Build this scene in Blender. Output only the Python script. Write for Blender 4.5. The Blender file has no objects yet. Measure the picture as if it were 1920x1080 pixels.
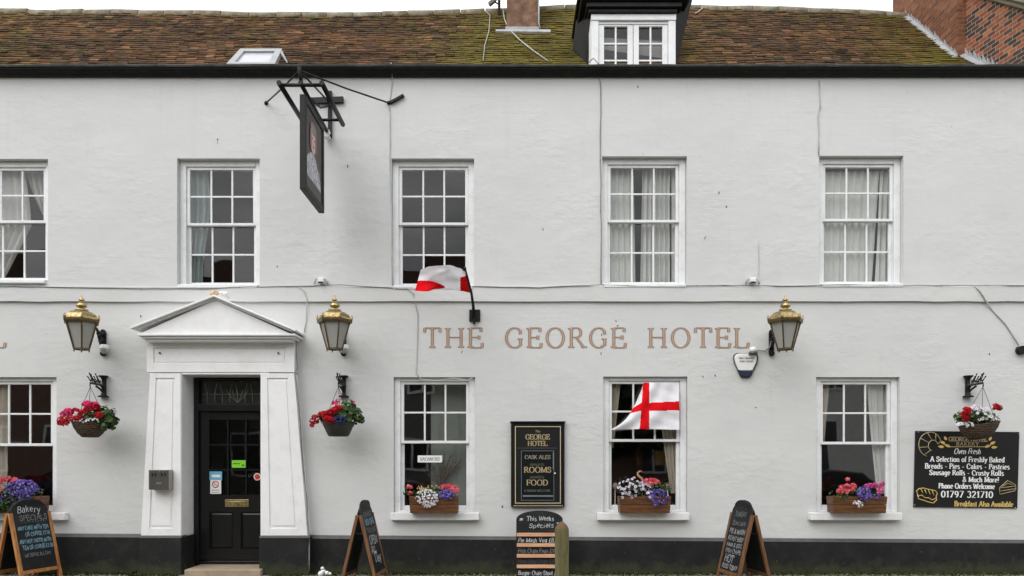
import bpy, math, random
from mathutils import Vector, Matrix
R = math.radians
rng = random.Random(7)
scene = bpy.context.scene
COL = scene.collection

# ------------------------------------------------------------------ camera
S, D, EYE, HX, HY = 0.0072, 10.3, 1.53, 960.0, 862.0     # metres per photo pixel on the wall, distance, eye height
cam_d = bpy.data.cameras.new("camera")
cam = bpy.data.objects.new("camera", cam_d)
COL.objects.link(cam)
cam.location = (0, -D, EYE)
cam.rotation_euler = (R(90), 0, 0)
cam_d.sensor_width = 36.0
cam_d.lens = 36.0 * D / (1920 * S)
cam_d.shift_y = (HY - 540) / 1920
cam_d.clip_end = 3000
scene.camera = cam

# ------------------------------------------------------------------ sky, sun, exposure
world = bpy.data.worlds.new("World")
scene.world = world
world.use_nodes = True
wn, wl = world.node_tree.nodes, world.node_tree.links
wn.clear()
w_out = wn.new("ShaderNodeOutputWorld")
w_bg = wn.new("ShaderNodeBackground")
w_sky = wn.new("ShaderNodeTexSky")
w_sky.sky_type = 'NISHITA'
w_sky.sun_disc = False
w_sky.sun_elevation = R(48)
w_sky.sun_rotation = R(215)
w_sky.air_density = 1.0
w_sky.dust_density = 4.0
w_hsv = wn.new("ShaderNodeHueSaturation")
w_hsv.inputs['Saturation'].default_value = 0.10
w_mix = wn.new("ShaderNodeMix")
w_mix.data_type = 'RGBA'
w_mix.inputs[0].default_value = 0.65                       # thick even cloud over the clear-sky gradient
w_mix.inputs[7].default_value = (7.2, 7.25, 7.3, 1)
wl.new(w_sky.outputs[0], w_hsv.inputs['Color'])
wl.new(w_hsv.outputs[0], w_mix.inputs[6])
w_tc = wn.new("ShaderNodeTexCoord"); w_nz = wn.new("ShaderNodeTexNoise"); w_nz.inputs['Scale'].default_value = 4.5; w_nz.inputs['Detail'].default_value = 5.0
w_mp = wn.new("ShaderNodeMapping"); w_mp.inputs['Scale'].default_value = (1, 1, 2.5)
wl.new(w_tc.outputs['Generated'], w_mp.inputs[0]); wl.new(w_mp.outputs[0], w_nz.inputs['Vector'])
w_rp = wn.new("ShaderNodeValToRGB"); w_rp.color_ramp.elements[0].position = 0.35; w_rp.color_ramp.elements[0].color = (0.74, 0.75, 0.77, 1); w_rp.color_ramp.elements[1].position = 0.68; w_rp.color_ramp.elements[1].color = (1.24, 1.24, 1.23, 1)
wl.new(w_nz.outputs[0], w_rp.inputs[0])
w_cl = wn.new("ShaderNodeMix"); w_cl.data_type = 'RGBA'; w_cl.blend_type = 'MULTIPLY'; w_cl.inputs[0].default_value = 1.0      # lighter and darker cloud
wl.new(w_mix.outputs[2], w_cl.inputs[6]); wl.new(w_rp.outputs[0], w_cl.inputs[7])
wl.new(w_cl.outputs[2], w_bg.inputs['Color'])
w_bg.inputs['Strength'].default_value = 0.15
wl.new(w_bg.outputs[0], w_out.inputs[0])

sun_d = bpy.data.lights.new("sun", 'SUN')
sun_d.energy = 0.5
sun_d.angle = R(55)
sun_d.color = (1.0, 0.97, 0.93)
sun = bpy.data.objects.new("sun", sun_d)
COL.objects.link(sun)
sun.location = (-8, -10, 14)
sun.rotation_euler = Vector((0.45, 0.72, -0.95)).to_track_quat('-Z', 'Y').to_euler()

vs = scene.view_settings
vs.view_transform = 'Standard'
vs.look = 'None'
vs.exposure = 0.74
vs.gamma = 1.0
vs.use_curve_mapping = False

# ------------------------------------------------------------------ helpers
def PX(px, Y=0.0): return (px - HX) * S * (D + Y) / D
def PZ(py, Y=0.0): return EYE + (HY - py) * S * (D + Y) / D
def P(px, py, Y=0.0): return (PX(px, Y), Y, PZ(py, Y))

class MB:
    def __init__(s):
        s.v, s.f, s.m, s.r, s.sm = [], [], [], [], []
        s.cur, s.rnd, s.smooth = 0, 0.5, False
        s.moss = []; s.mval = 0.0; s.heads = []
    def face(s, pts):
        n = len(s.v)
        s.v.extend(tuple(p) for p in pts)
        s.addf(tuple(range(n, n + len(pts))))
    def addf(s, idx):
        s.f.append(tuple(idx)); s.m.append(s.cur); s.r.append(s.rnd); s.sm.append(s.smooth); s.moss.append(s.mval)
    def box(s, x0, x1, y0, y1, z0, z1, tf=None):
        c = [(x, y, z) for z in (z0, z1) for y in (y0, y1) for x in (x0, x1)]
        if tf: c = [tf(*p) for p in c]
        n = len(s.v); s.v.extend(c)
        for q in ((0, 2, 3, 1), (4, 5, 7, 6), (0, 1, 5, 4), (2, 6, 7, 3), (0, 4, 6, 2), (1, 3, 7, 5)):
            s.addf([n + i for i in q])
    def prism(s, front, back):                              # two loops of equal length
        n, k = len(s.v), len(front)
        s.v.extend(tuple(p) for p in front); s.v.extend(tuple(p) for p in back)
        s.addf(list(range(n, n + k))); s.addf(list(range(n + 2 * k - 1, n + k - 1, -1)))
        for i in range(k):
            j = (i + 1) % k
            s.addf([n + i, n + k + i, n + k + j, n + j])
    def extrude_y(s, poly, y0, y1):                         # poly of (x, z)
        s.prism([(x, y0, z) for x, z in poly], [(x, y1, z) for x, z in poly])
    def extrude_x(s, poly, x0, x1):                         # poly of (y, z)
        s.prism([(x0, y, z) for y, z in poly], [(x1, y, z) for y, z in poly])
    def tube(s, pts, r, n=8, caps=True):
        pts = [Vector(p) for p in pts]
        rs = r if isinstance(r, (list, tuple)) else [r] * len(pts)
        old = s.smooth; s.smooth = True
        base = len(s.v); up = None
        for i, p in enumerate(pts):
            d = (pts[min(i + 1, len(pts) - 1)] - pts[max(i - 1, 0)]).normalized()
            if up is None:
                up = Vector((0, 0, 1)) if abs(d.z) < 0.9 else Vector((1, 0, 0))
            a = d.cross(up).normalized(); b = a.cross(d).normalized(); up = b
            for k in range(n):
                t = 2 * math.pi * k / n
                s.v.append(tuple(p + (a * math.cos(t) + b * math.sin(t)) * rs[i]))
        for i in range(len(pts) - 1):
            for k in range(n):
                k2 = (k + 1) % n
                s.addf([base + i * n + k, base + i * n + k2, base + (i + 1) * n + k2, base + (i + 1) * n + k])
        s.smooth = False
        if caps:
            s.addf([base + k for k in range(n - 1, -1, -1)])
            s.addf([base + (len(pts) - 1) * n + k for k in range(n)])
        s.smooth = old
    def bar(s, a, b, w, h=None):                            # rectangular bar between two points
        h = h or w
        a, b = Vector(a), Vector(b)
        d = (b - a).normalized()
        up = Vector((0, 0, 1)) if abs(d.z) < 0.95 else Vector((0, 1, 0))
        sx = d.cross(up).normalized() * w / 2; sz = sx.cross(d).normalized() * h / 2
        fr = [a - sx - sz, a + sx - sz, a + sx + sz, a - sx + sz]
        s.prism(fr, [p + (b - a) for p in fr])
    def lathe(s, prof, c=(0, 0, 0), n=16, smooth=True, a0=0.0):
        old = s.smooth; s.smooth = smooth
        base = len(s.v)
        for r, z in prof:
            for k in range(n):
                t = a0 + 2 * math.pi * k / n
                s.v.append((c[0] + r * math.cos(t), c[1] + r * math.sin(t), c[2] + z))
        for i in range(len(prof) - 1):
            for k in range(n):
                k2 = (k + 1) % n
                s.addf([base + i * n + k, base + i * n + k2, base + (i + 1) * n + k2, base + (i + 1) * n + k])
        s.smooth = old
    def ball(s, c, rx, ry=None, rz=None, n=12, m=8):
        ry = ry or rx; rz = rz or rx
        base = len(s.v); old = s.smooth; s.smooth = True
        for i in range(m + 1):
            ph = math.pi * i / m
            for k in range(n):
                t = 2 * math.pi * k / n
                s.v.append((c[0] + rx * math.sin(ph) * math.cos(t), c[1] + ry * math.sin(ph) * math.sin(t), c[2] - rz * math.cos(ph)))
        for i in range(m):
            for k in range(n):
                k2 = (k + 1) % n
                s.addf([base + i * n + k, base + i * n + k2, base + (i + 1) * n + k2, base + (i + 1) * n + k])
        s.smooth = old
    def build(s, name, mats, parent=None, bevel=0.0, merge=False):
        for h in s.heads: h.build('flower_head', mats, parent)
        if not s.f: return None
        o0 = Vector((0, 0, 0))
        p = parent
        while p is not None:
            o0 = o0 + p.location; p = p.parent
        me = bpy.data.meshes.new(name)
        me.from_pydata([(x - o0.x, y - o0.y, z - o0.z) for x, y, z in s.v], [], s.f)
        if not isinstance(mats, (list, tuple)): mats = [mats]
        for mt in mats: me.materials.append(mt)
        me.polygons.foreach_set('material_index', s.m)
        me.polygons.foreach_set('use_smooth', s.sm)
        at = me.attributes.new('rnd', 'FLOAT', 'FACE'); at.data.foreach_set('value', s.r)
        if any(s.moss):
            at = me.attributes.new('moss', 'FLOAT', 'FACE'); at.data.foreach_set('value', s.moss)
        me.update()
        o = bpy.data.objects.new(name, me)
        COL.objects.link(o)
        if parent is not None: o.parent = parent
        if bevel:
            b = o.modifiers.new('bevel', 'BEVEL'); b.width = bevel; b.segments = 2; b.limit_method = 'ANGLE'; b.angle_limit = R(40)
        return o

def thing(name, label, cat, loc=(0, 0, 0), group=None):
    o = bpy.data.objects.new(name, None)
    o.empty_display_size = 0.1
    COL.objects.link(o); o.location = loc
    tag(o, label, cat, group)
    return o
def tag(o, label=None, cat=None, group=None, kind=None):
    if label: o['label'] = label
    if cat: o['category'] = cat
    if group: o['group'] = group
    if kind: o['kind'] = kind
    return o
def dup(root, loc, label, rotz=None):
    r = root.copy(); COL.objects.link(r); r.location = loc; r['label'] = label
    if rotz is not None: r.rotation_euler = (0, 0, rotz)
    def kids(a, b):
        for ch in list(a.children):
            if ch is b: continue
            c = ch.copy(); COL.objects.link(c); c.parent = b
            kids(ch, c)
    kids(root, r)
    return r

# ------------------------------------------------------------------ materials
def new_mat(name):
    m = bpy.data.materials.new(name); m.use_nodes = True
    nt = m.node_tree; nt.nodes.clear()
    out = nt.nodes.new("ShaderNodeOutputMaterial")
    return m, nt, out
def N(nt, kind, **kw):
    n = nt.nodes.new(kind)
    for k, v in kw.items():
        if k.startswith('i_'):
            key = k[2:]
            key = int(key) if key.isdigit() else key.replace('_', ' ')
            n.inputs[key].default_value = v
        else: setattr(n, k, v)
    return n
def L(nt, a, b): nt.links.new(a, b)
def ramp(nt, stops, interp='LINEAR'):
    r = nt.nodes.new("ShaderNodeValToRGB"); cr = r.color_ramp; cr.interpolation = interp
    while len(cr.elements) < len(stops): cr.elements.new(0.5)
    for e, (p, c) in zip(cr.elements, stops):
        e.position = p; e.color = (c[0], c[1], c[2], 1)
    return r
def mat(name, col, rough=0.6, metal=0.0, var=0.08, scale=6.0, bump=0.0, bscale=40.0, stretch=(1, 1, 1), spec=0.5, coat=0.0, dirt=None, dirt_amt=0.0, dirt_scale=3.0):
    """plain surface with its own mottling, optional dirt blotches and fine relief"""
    m, nt, out = new_mat(name)
    b = N(nt, "ShaderNodeBsdfPrincipled"); L(nt, b.outputs[0], out.inputs[0])
    b.inputs['Roughness'].default_value = rough; b.inputs['Metallic'].default_value = metal
    b.inputs['Specular IOR Level'].default_value = spec
    b.inputs['Coat Weight'].default_value = coat
    tc = N(nt, "ShaderNodeTexCoord"); mp = N(nt, "ShaderNodeMapping"); mp.inputs['Scale'].default_value = stretch
    L(nt, tc.outputs['Object'], mp.inputs[0])
    nz = N(nt, "ShaderNodeTexNoise", i_Scale=scale, i_Detail=5.0, i_Roughness=0.6); L(nt, mp.outputs[0], nz.inputs['Vector'])
    lo = [c * (1 - var) for c in col]; hi = [min(1, c * (1 + var)) for c in col]
    rp = ramp(nt, [(0.3, lo), (0.7, hi)]); L(nt, nz.outputs[0], rp.inputs[0])
    last = rp.outputs[0]
    if dirt:
        n2 = N(nt, "ShaderNodeTexNoise", i_Scale=dirt_scale, i_Detail=8.0, i_Roughness=0.7); L(nt, mp.outputs[0], n2.inputs['Vector'])
        r2 = ramp(nt, [(0.5, (0, 0, 0)), (0.72, (dirt_amt,) * 3)]); L(nt, n2.outputs[0], r2.inputs[0])
        mx = N(nt, "ShaderNodeMix", data_type='RGBA'); L(nt, r2.outputs[0], mx.inputs[0]); L(nt, last, mx.inputs[6])
        mx.inputs[7].default_value = (*dirt, 1); last = mx.outputs[2]
    L(nt, last, b.inputs['Base Color'])
    if bump:
        n3 = N(nt, "ShaderNodeTexNoise", i_Scale=bscale, i_Detail=4.0); L(nt, mp.outputs[0], n3.inputs['Vector'])
        bp = N(nt, "ShaderNodeBump", i_Strength=bump, i_Distance=0.01); L(nt, n3.outputs[0], bp.inputs['Height']); L(nt, bp.outputs[0], b.inputs['Normal'])
    return m
def rnd_mat(name, stops, rough=0.7, trans=0.0, spec=0.3):
    """colour picked per leaf / petal / tile from the 'rnd' value stored on its faces"""
    m, nt, out = new_mat(name)
    b = N(nt, "ShaderNodeBsdfPrincipled"); b.inputs['Roughness'].default_value = rough; b.inputs['Specular IOR Level'].default_value = spec * (.35 if trans and 'leaf' not in name else 1)
    a = N(nt, "ShaderNodeAttribute", attribute_name='rnd')
    rp = ramp(nt, stops); L(nt, a.outputs['Fac'], rp.inputs[0]); L(nt, rp.outputs[0], b.inputs['Base Color'])
    if trans:
        t = N(nt, "ShaderNodeBsdfTranslucent"); L(nt, rp.outputs[0], t.inputs[0])
        mx = N(nt, "ShaderNodeMixShader"); mx.inputs[0].default_value = trans
        L(nt, b.outputs[0], mx.inputs[1]); L(nt, t.outputs[0], mx.inputs[2]); L(nt, mx.outputs[0], out.inputs[0])
    else: L(nt, b.outputs[0], out.inputs[0])
    return m

def wall_paint():
    m, nt, out = new_mat("painted_brick_render")
    b = N(nt, "ShaderNodeBsdfPrincipled"); L(nt, b.outputs[0], out.inputs[0]); b.inputs['Roughness'].default_value = 0.62
    b.inputs['Specular IOR Level'].default_value = 0.35
    tc = N(nt, "ShaderNodeTexCoord"); sp = N(nt, "ShaderNodeSeparateXYZ"); L(nt, tc.outputs['Object'], sp.inputs[0])
    cb = N(nt, "ShaderNodeCombineXYZ"); L(nt, sp.outputs[0], cb.inputs[0]); L(nt, sp.outputs[2], cb.inputs[1])
    # wobble so that the courses under the paint do not run ruler straight
    wz = N(nt, "ShaderNodeTexNoise", i_Scale=2.2, i_Detail=3.0); L(nt, cb.outputs[0], wz.inputs['Vector'])
    vm = N(nt, "ShaderNodeVectorMath", operation='MULTIPLY_ADD'); L(nt, wz.outputs[1], vm.inputs[0]); vm.inputs[1].default_value = (0.05, 0.05, 0); L(nt, cb.outputs[0], vm.inputs[2])
    br = N(nt, "ShaderNodeTexBrick", i_Scale=1.0); br.inputs['Brick Width'].default_value = 0.225; br.inputs['Row Height'].default_value = 0.075
    br.inputs['Mortar Size'].default_value = 0.012; br.inputs['Mortar Smooth'].default_value = 1.0
    br.inputs['Color1'].default_value = (1, 1, 1, 1); br.inputs['Color2'].default_value = (0.75, 0.75, 0.75, 1); br.inputs['Mortar'].default_value = (0, 0, 0, 1)
    L(nt, vm.outputs[0], br.inputs['Vector'])
    msk = N(nt, "ShaderNodeTexNoise", i_Scale=0.9, i_Detail=4.0); L(nt, cb.outputs[0], msk.inputs['Vector'])
    mr = ramp(nt, [(0.50, (0.0,) * 3), (0.80, (0.30,) * 3)]); L(nt, msk.outputs[0], mr.inputs[0])
    bm = N(nt, "ShaderNodeMath", operation='MULTIPLY'); L(nt, br.outputs[0], bm.inputs[0]); L(nt, mr.outputs[0], bm.inputs[1])
    st = N(nt, "ShaderNodeMapping"); st.inputs['Scale'].default_value = (5.5, 9.5, 1); L(nt, cb.outputs[0], st.inputs[0])
    n1 = N(nt, "ShaderNodeTexNoise", i_Scale=1.0, i_Detail=6.0, i_Roughness=0.6); L(nt, st.outputs[0], n1.inputs['Vector'])
    n2 = N(nt, "ShaderNodeTexNoise", i_Scale=1.6, i_Detail=3.0); L(nt, cb.outputs[0], n2.inputs['Vector'])
    m2k = N(nt, "ShaderNodeTexNoise", i_Scale=1.3, i_Detail=3.0); m2v = N(nt, "ShaderNodeMapping"); m2v.inputs['Location'].default_value = (7, 3, 0); L(nt, cb.outputs[0], m2v.inputs[0]); L(nt, m2v.outputs[0], m2k.inputs['Vector'])
    m2r = ramp(nt, [(0.38, (0.25,) * 3), (0.68, (1.9,) * 3)]); L(nt, m2k.outputs[0], m2r.inputs[0])
    n1m = N(nt, "ShaderNodeMath", operation='MULTIPLY'); L(nt, n1.outputs[0], n1m.inputs[0]); L(nt, m2r.outputs[0], n1m.inputs[1])
    a1 = N(nt, "ShaderNodeMath", operation='MULTIPLY_ADD'); L(nt, n1m.outputs[0], a1.inputs[0]); a1.inputs[1].default_value = 1.5; L(nt, bm.outputs[0], a1.inputs[2])
    a2 = N(nt, "ShaderNodeMath", operation='MULTIPLY_ADD'); L(nt, n2.outputs[0], a2.inputs[0]); a2.inputs[1].default_value = 3.5; L(nt, a1.outputs[0], a2.inputs[2])
    bp = N(nt, "ShaderNodeBump", i_Strength=0.33, i_Distance=0.013); L(nt, a2.outputs[0], bp.inputs['Height']); L(nt, bp.outputs[0], b.inputs['Normal'])
    c1 = N(nt, "ShaderNodeTexNoise", i_Scale=0.7, i_Detail=7.0, i_Roughness=0.62); L(nt, cb.outputs[0], c1.inputs['Vector'])
    rp = ramp(nt, [(0.3, (0.568, 0.572, 0.570)), (0.7, (0.612, 0.614, 0.608))]); L(nt, c1.outputs[0], rp.inputs[0])
    # thin drip stains and a few chipped, scuffed spots
    sm = N(nt, "ShaderNodeMapping"); sm.inputs['Scale'].default_value = (9, 0.55, 1); L(nt, cb.outputs[0], sm.inputs[0])
    s1 = N(nt, "ShaderNodeTexNoise", i_Scale=1.0, i_Detail=5.0); L(nt, sm.outputs[0], s1.inputs['Vector'])
    sr = ramp(nt, [(0.60, (0, 0, 0)), (0.80, (0.30,) * 3)]); L(nt, s1.outputs[0], sr.inputs[0])
    mx = N(nt, "ShaderNodeMix", data_type='RGBA'); L(nt, sr.outputs[0], mx.inputs[0]); L(nt, rp.outputs[0], mx.inputs[6]); mx.inputs[7].default_value = (0.50, 0.50, 0.48, 1)
    k1 = N(nt, "ShaderNodeMapping"); k1.inputs['Scale'].default_value = (11, 7, 1); L(nt, vm.outputs[0], k1.inputs[0])
    vo = N(nt, "ShaderNodeTexVoronoi", i_Scale=0.42, i_Randomness=1.0); L(nt, k1.outputs[0], vo.inputs['Vector'])
    kr = ramp(nt, [(0.02, (0.55,) * 3), (0.055, (0, 0, 0))]); L(nt, vo.outputs['Distance'], kr.inputs[0])
    kn = N(nt, "ShaderNodeTexNoise", i_Scale=0.8); L(nt, cb.outputs[0], kn.inputs['Vector'])
    kk = ramp(nt, [(0.5, (0, 0, 0)), (0.6, (1,) * 3)]); L(nt, kn.outputs[0], kk.inputs[0])
    km = N(nt, "ShaderNodeMath", operation='MULTIPLY'); L(nt, kr.outputs[0], km.inputs[0]); L(nt, kk.outputs[0], km.inputs[1])
    m2 = N(nt, "ShaderNodeMix", data_type='RGBA'); L(nt, km.outputs[0], m2.inputs[0]); L(nt, mx.outputs[2], m2.inputs[6]); m2.inputs[7].default_value = (0.22, 0.21, 0.19, 1)
    L(nt, m2.outputs[2], b.inputs['Base Color'])
    return m

def brick_mat(name, cols, mortar, vec='YZ'):
    m, nt, out = new_mat(name)
    b = N(nt, "ShaderNodeBsdfPrincipled"); L(nt, b.outputs[0], out.inputs[0]); b.inputs['Roughness'].default_value = 0.85
    tc = N(nt, "ShaderNodeTexCoord"); sp = N(nt, "ShaderNodeSeparateXYZ"); L(nt, tc.outputs['Object'], sp.inputs[0])
    sm = N(nt, "ShaderNodeMath", operation='SUBTRACT'); L(nt, sp.outputs[1], sm.inputs[0]); L(nt, sp.outputs[0], sm.inputs[1])
    cb = N(nt, "ShaderNodeCombineXYZ"); L(nt, sm.outputs[0], cb.inputs[0]); L(nt, sp.outputs[2], cb.inputs[1])
    br = N(nt, "ShaderNodeTexBrick", i_Scale=1.0); br.inputs['Brick Width'].default_value = 0.165; br.inputs['Row Height'].default_value = 0.060
    br.inputs['Mortar Size'].default_value = 0.0055; br.inputs['Mortar Smooth'].default_value = 0.2; br.inputs['Bias'].default_value = 0.0
    br.inputs['Color1'].default_value = (0, 0, 0, 1); br.inputs['Color2'].default_value = (1, 1, 1, 1); br.inputs['Mortar'].default_value = (0.5, 0.5, 0.5, 1)
    L(nt, cb.outputs[0], br.inputs['Vector'])
    rp = ramp(nt, cols); L(nt, br.outputs[0], rp.inputs[0])
    nz = N(nt, "ShaderNodeTexNoise", i_Scale=14.0, i_Detail=6.0); L(nt, tc.outputs['Object'], nz.inputs['Vector'])
    nr = ramp(nt, [(0.3, (0.72,) * 3), (0.7, (1.15,) * 3)]); L(nt, nz.outputs[0], nr.inputs[0])
    mu = N(nt, "ShaderNodeMix", data_type='RGBA', blend_type='MULTIPLY', i_0=1.0); L(nt, rp.outputs[0], mu.inputs[6]); L(nt, nr.outputs[0], mu.inputs[7])
    mx = N(nt, "ShaderNodeMix", data_type='RGBA'); L(nt, br.outputs[1], mx.inputs[0]); L(nt, mu.outputs[2], mx.inputs[6]); mx.inputs[7].default_value = (*mortar, 1)
    L(nt, mx.outputs[2], b.inputs['Base Color'])
    iv = N(nt, "ShaderNodeMath", operation='SUBTRACT', i_0=1.0); L(nt, br.outputs[1], iv.inputs[1])
    bp = N(nt, "ShaderNodeBump", i_Strength=0.6, i_Distance=0.006); L(nt, iv.outputs[0], bp.inputs['Height']); L(nt, bp.outputs[0], b.inputs['Normal'])
    return m

def tile_mat():
    m, nt, out = new_mat("old_clay_tile")
    b = N(nt, "ShaderNodeBsdfPrincipled"); L(nt, b.outputs[0], out.inputs[0]); b.inputs['Roughness'].default_value = 0.9; b.inputs['Specular IOR Level'].default_value = 0.2
    a = N(nt, "ShaderNodeAttribute", attribute_name='rnd'); mo = N(nt, "ShaderNodeAttribute", attribute_name='moss')
    rp = ramp(nt, [(0.0, (0.018, 0.014, 0.010)), (0.22, (0.045, 0.028, 0.016)), (0.45, (0.076, 0.044, 0.023)), (0.65, (0.135, 0.064, 0.031)), (0.85, (0.26, 0.128, 0.060)), (1.0, (0.34, 0.21, 0.115))])
    L(nt, a.outputs['Fac'], rp.inputs[0])
    tc = N(nt, "ShaderNodeTexCoord")
    n1 = N(nt, "ShaderNodeTexNoise", i_Scale=9.0, i_Detail=8.0, i_Roughness=0.7); L(nt, tc.outputs['Object'], n1.inputs['Vector'])
    # moss: where the stored value and the noise agree
    ad = N(nt, "ShaderNodeMath", operation='ADD'); L(nt, mo.outputs['Fac'], ad.inputs[0]); L(nt, n1.outputs[0], ad.inputs[1])
    mr = ramp(nt, [(0.66, (0, 0, 0)), (0.95, (0.92,) * 3)]); L(nt, ad.outputs[0], mr.inputs[0])
    n2 = N(nt, "ShaderNodeTexNoise", i_Scale=3.0, i_Detail=6.0); L(nt, tc.outputs['Object'], n2.inputs['Vector'])
    gr = ramp(nt, [(0.3, (0.060, 0.052, 0.010)), (0.5, (0.135, 0.108, 0.016)), (0.72, (0.090, 0.088, 0.026))]); L(nt, n2.outputs[0], gr.inputs[0])
    mx = N(nt, "ShaderNodeMix", data_type='RGBA'); L(nt, mr.outputs[0], mx.inputs[0]); L(nt, rp.outputs[0], mx.inputs[6]); L(nt, gr.outputs[0], mx.inputs[7])
    # pale lichen specks
    n3 = N(nt, "ShaderNodeTexNoise", i_Scale=30.0, i_Detail=4.0); L(nt, tc.outputs['Object'], n3.inputs['Vector'])
    lr = ramp(nt, [(0.66, (0, 0, 0)), (0.72, (0.6,) * 3)]); L(nt, n3.outputs[0], lr.inputs[0])
    m2 = N(nt, "ShaderNodeMix", data_type='RGBA'); L(nt, lr.outputs[0], m2.inputs[0]); L(nt, mx.outputs[2], m2.inputs[6]); m2.inputs[7].default_value = (0.30, 0.27, 0.19, 1)
    L(nt, m2.outputs[2], b.inputs['Base Color'])
    bp = N(nt, "ShaderNodeBump", i_Strength=0.5, i_Distance=0.01); L(nt, n1.outputs[0], bp.inputs['Height']); L(nt, bp.outputs[0], b.inputs['Normal'])
    return m

def glass_mat(name, ior=1.75, tint=(0.9, 0.92, 0.91), wav=0.03):
    m, nt, out = new_mat(name)
    tr = N(nt, "ShaderNodeBsdfTransparent"); tr.inputs[0].default_value = (*tint, 1)
    gl = N(nt, "ShaderNodeBsdfGlossy"); gl.inputs['Roughness'].default_value = 0.015
    # a thin pane reflects alike from both sides: undo the node's inversion on back faces
    ge = N(nt, "ShaderNodeNewGeometry"); bk = N(nt, "ShaderNodeMath", operation='MULTIPLY_ADD'); L(nt, ge.outputs['Backfacing'], bk.inputs[0]); bk.inputs[1].default_value = -2.0; bk.inputs[2].default_value = 1.0
    pw = N(nt, "ShaderNodeMath", operation='POWER', i_0=ior); L(nt, bk.outputs[0], pw.inputs[1])
    fr = N(nt, "ShaderNodeFresnel"); L(nt, pw.outputs[0], fr.inputs[0])
    tc = N(nt, "ShaderNodeTexCoord")
    nz = N(nt, "ShaderNodeTexNoise", i_Scale=2.2, i_Detail=1.0); L(nt, tc.outputs['Object'], nz.inputs['Vector'])
    bp = N(nt, "ShaderNodeBump", i_Strength=wav, i_Distance=0.05); L(nt, nz.outputs[0], bp.inputs['Height']); L(nt, bp.outputs[0], gl.inputs['Normal'])
    mx = N(nt, "ShaderNodeMixShader"); L(nt, fr.outputs[0], mx.inputs[0]); L(nt, tr.outputs[0], mx.inputs[1]); L(nt, gl.outputs[0], mx.inputs[2])
    L(nt, mx.outputs[0], out.inputs[0])
    return m
def cloth_mat(name, col, trans=0.35, rough=0.9, var=0.06):
    m, nt, out = new_mat(name)
    d = N(nt, "ShaderNodeBsdfDiffuse"); t = N(nt, "ShaderNodeBsdfTranslucent")
    tc = N(nt, "ShaderNodeTexCoord"); nz = N(nt, "ShaderNodeTexNoise", i_Scale=60.0, i_Detail=3.0); L(nt, tc.outputs['Object'], nz.inputs['Vector'])
    rp = ramp(nt, [(0.3, [c * (1 - var) for c in col]), (0.7, [min(1, c * (1 + var)) for c in col])]); L(nt, nz.outputs[0], rp.inputs[0])
    L(nt, rp.outputs[0], d.inputs[0]); L(nt, rp.outputs[0], t.inputs[0])
    mx = N(nt, "ShaderNodeMixShader"); mx.inputs[0].default_value = trans
    L(nt, d.outputs[0], mx.inputs[1]); L(nt, t.outputs[0], mx.inputs[2]); L(nt, mx.outputs[0], out.inputs[0])
    return m
def wood_mat(name, dark, light, axis_scale=(3, 40, 40), rough=0.5, coat=0.1):
    m, nt, out = new_mat(name)
    b = N(nt, "ShaderNodeBsdfPrincipled"); L(nt, b.outputs[0], out.inputs[0]); b.inputs['Roughness'].default_value = rough; b.inputs['Coat Weight'].default_value = coat
    tc = N(nt, "ShaderNodeTexCoord"); mp = N(nt, "ShaderNodeMapping"); mp.inputs['Scale'].default_value = axis_scale; L(nt, tc.outputs['Object'], mp.inputs[0])
    nz = N(nt, "ShaderNodeTexNoise", i_Scale=1.0, i_Detail=6.0, i_Distortion=0.6); L(nt, mp.outputs[0], nz.inputs['Vector'])
    rp = ramp(nt, [(0.3, dark), (0.68, light)]); L(nt, nz.outputs[0], rp.inputs[0]); L(nt, rp.outputs[0], b.inputs['Base Color'])
    bp = N(nt, "ShaderNodeBump", i_Strength=0.25, i_Distance=0.004); L(nt, nz.outputs[0], bp.inputs['Height']); L(nt, bp.outputs[0], b.inputs['Normal'])
    return m
def wicker_mat(name, dark, light):
    m, nt, out = new_mat(name)
    b = N(nt, "ShaderNodeBsdfPrincipled"); L(nt, b.outputs[0], out.inputs[0]); b.inputs['Roughness'].default_value = 0.8
    tc = N(nt, "ShaderNodeTexCoord")
    wv = N(nt, "ShaderNodeTexWave", wave_type='BANDS', bands_direction='Z', i_Scale=14.0, i_Distortion=6.0, i_Detail=3.0); wv.inputs['Detail Scale'].default_value = 3.0
    L(nt, tc.outputs['Object'], wv.inputs['Vector'])
    rp = ramp(nt, [(0.1, dark), (0.8, light)]); L(nt, wv.outputs[1], rp.inputs[0]); L(nt, rp.outputs[0], b.inputs['Base Color'])
    bp = N(nt, "ShaderNodeBump", i_Strength=0.9, i_Distance=0.015); L(nt, wv.outputs[1], bp.inputs['Height']); L(nt, bp.outputs[0], b.inputs['Normal'])
    return m

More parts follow.
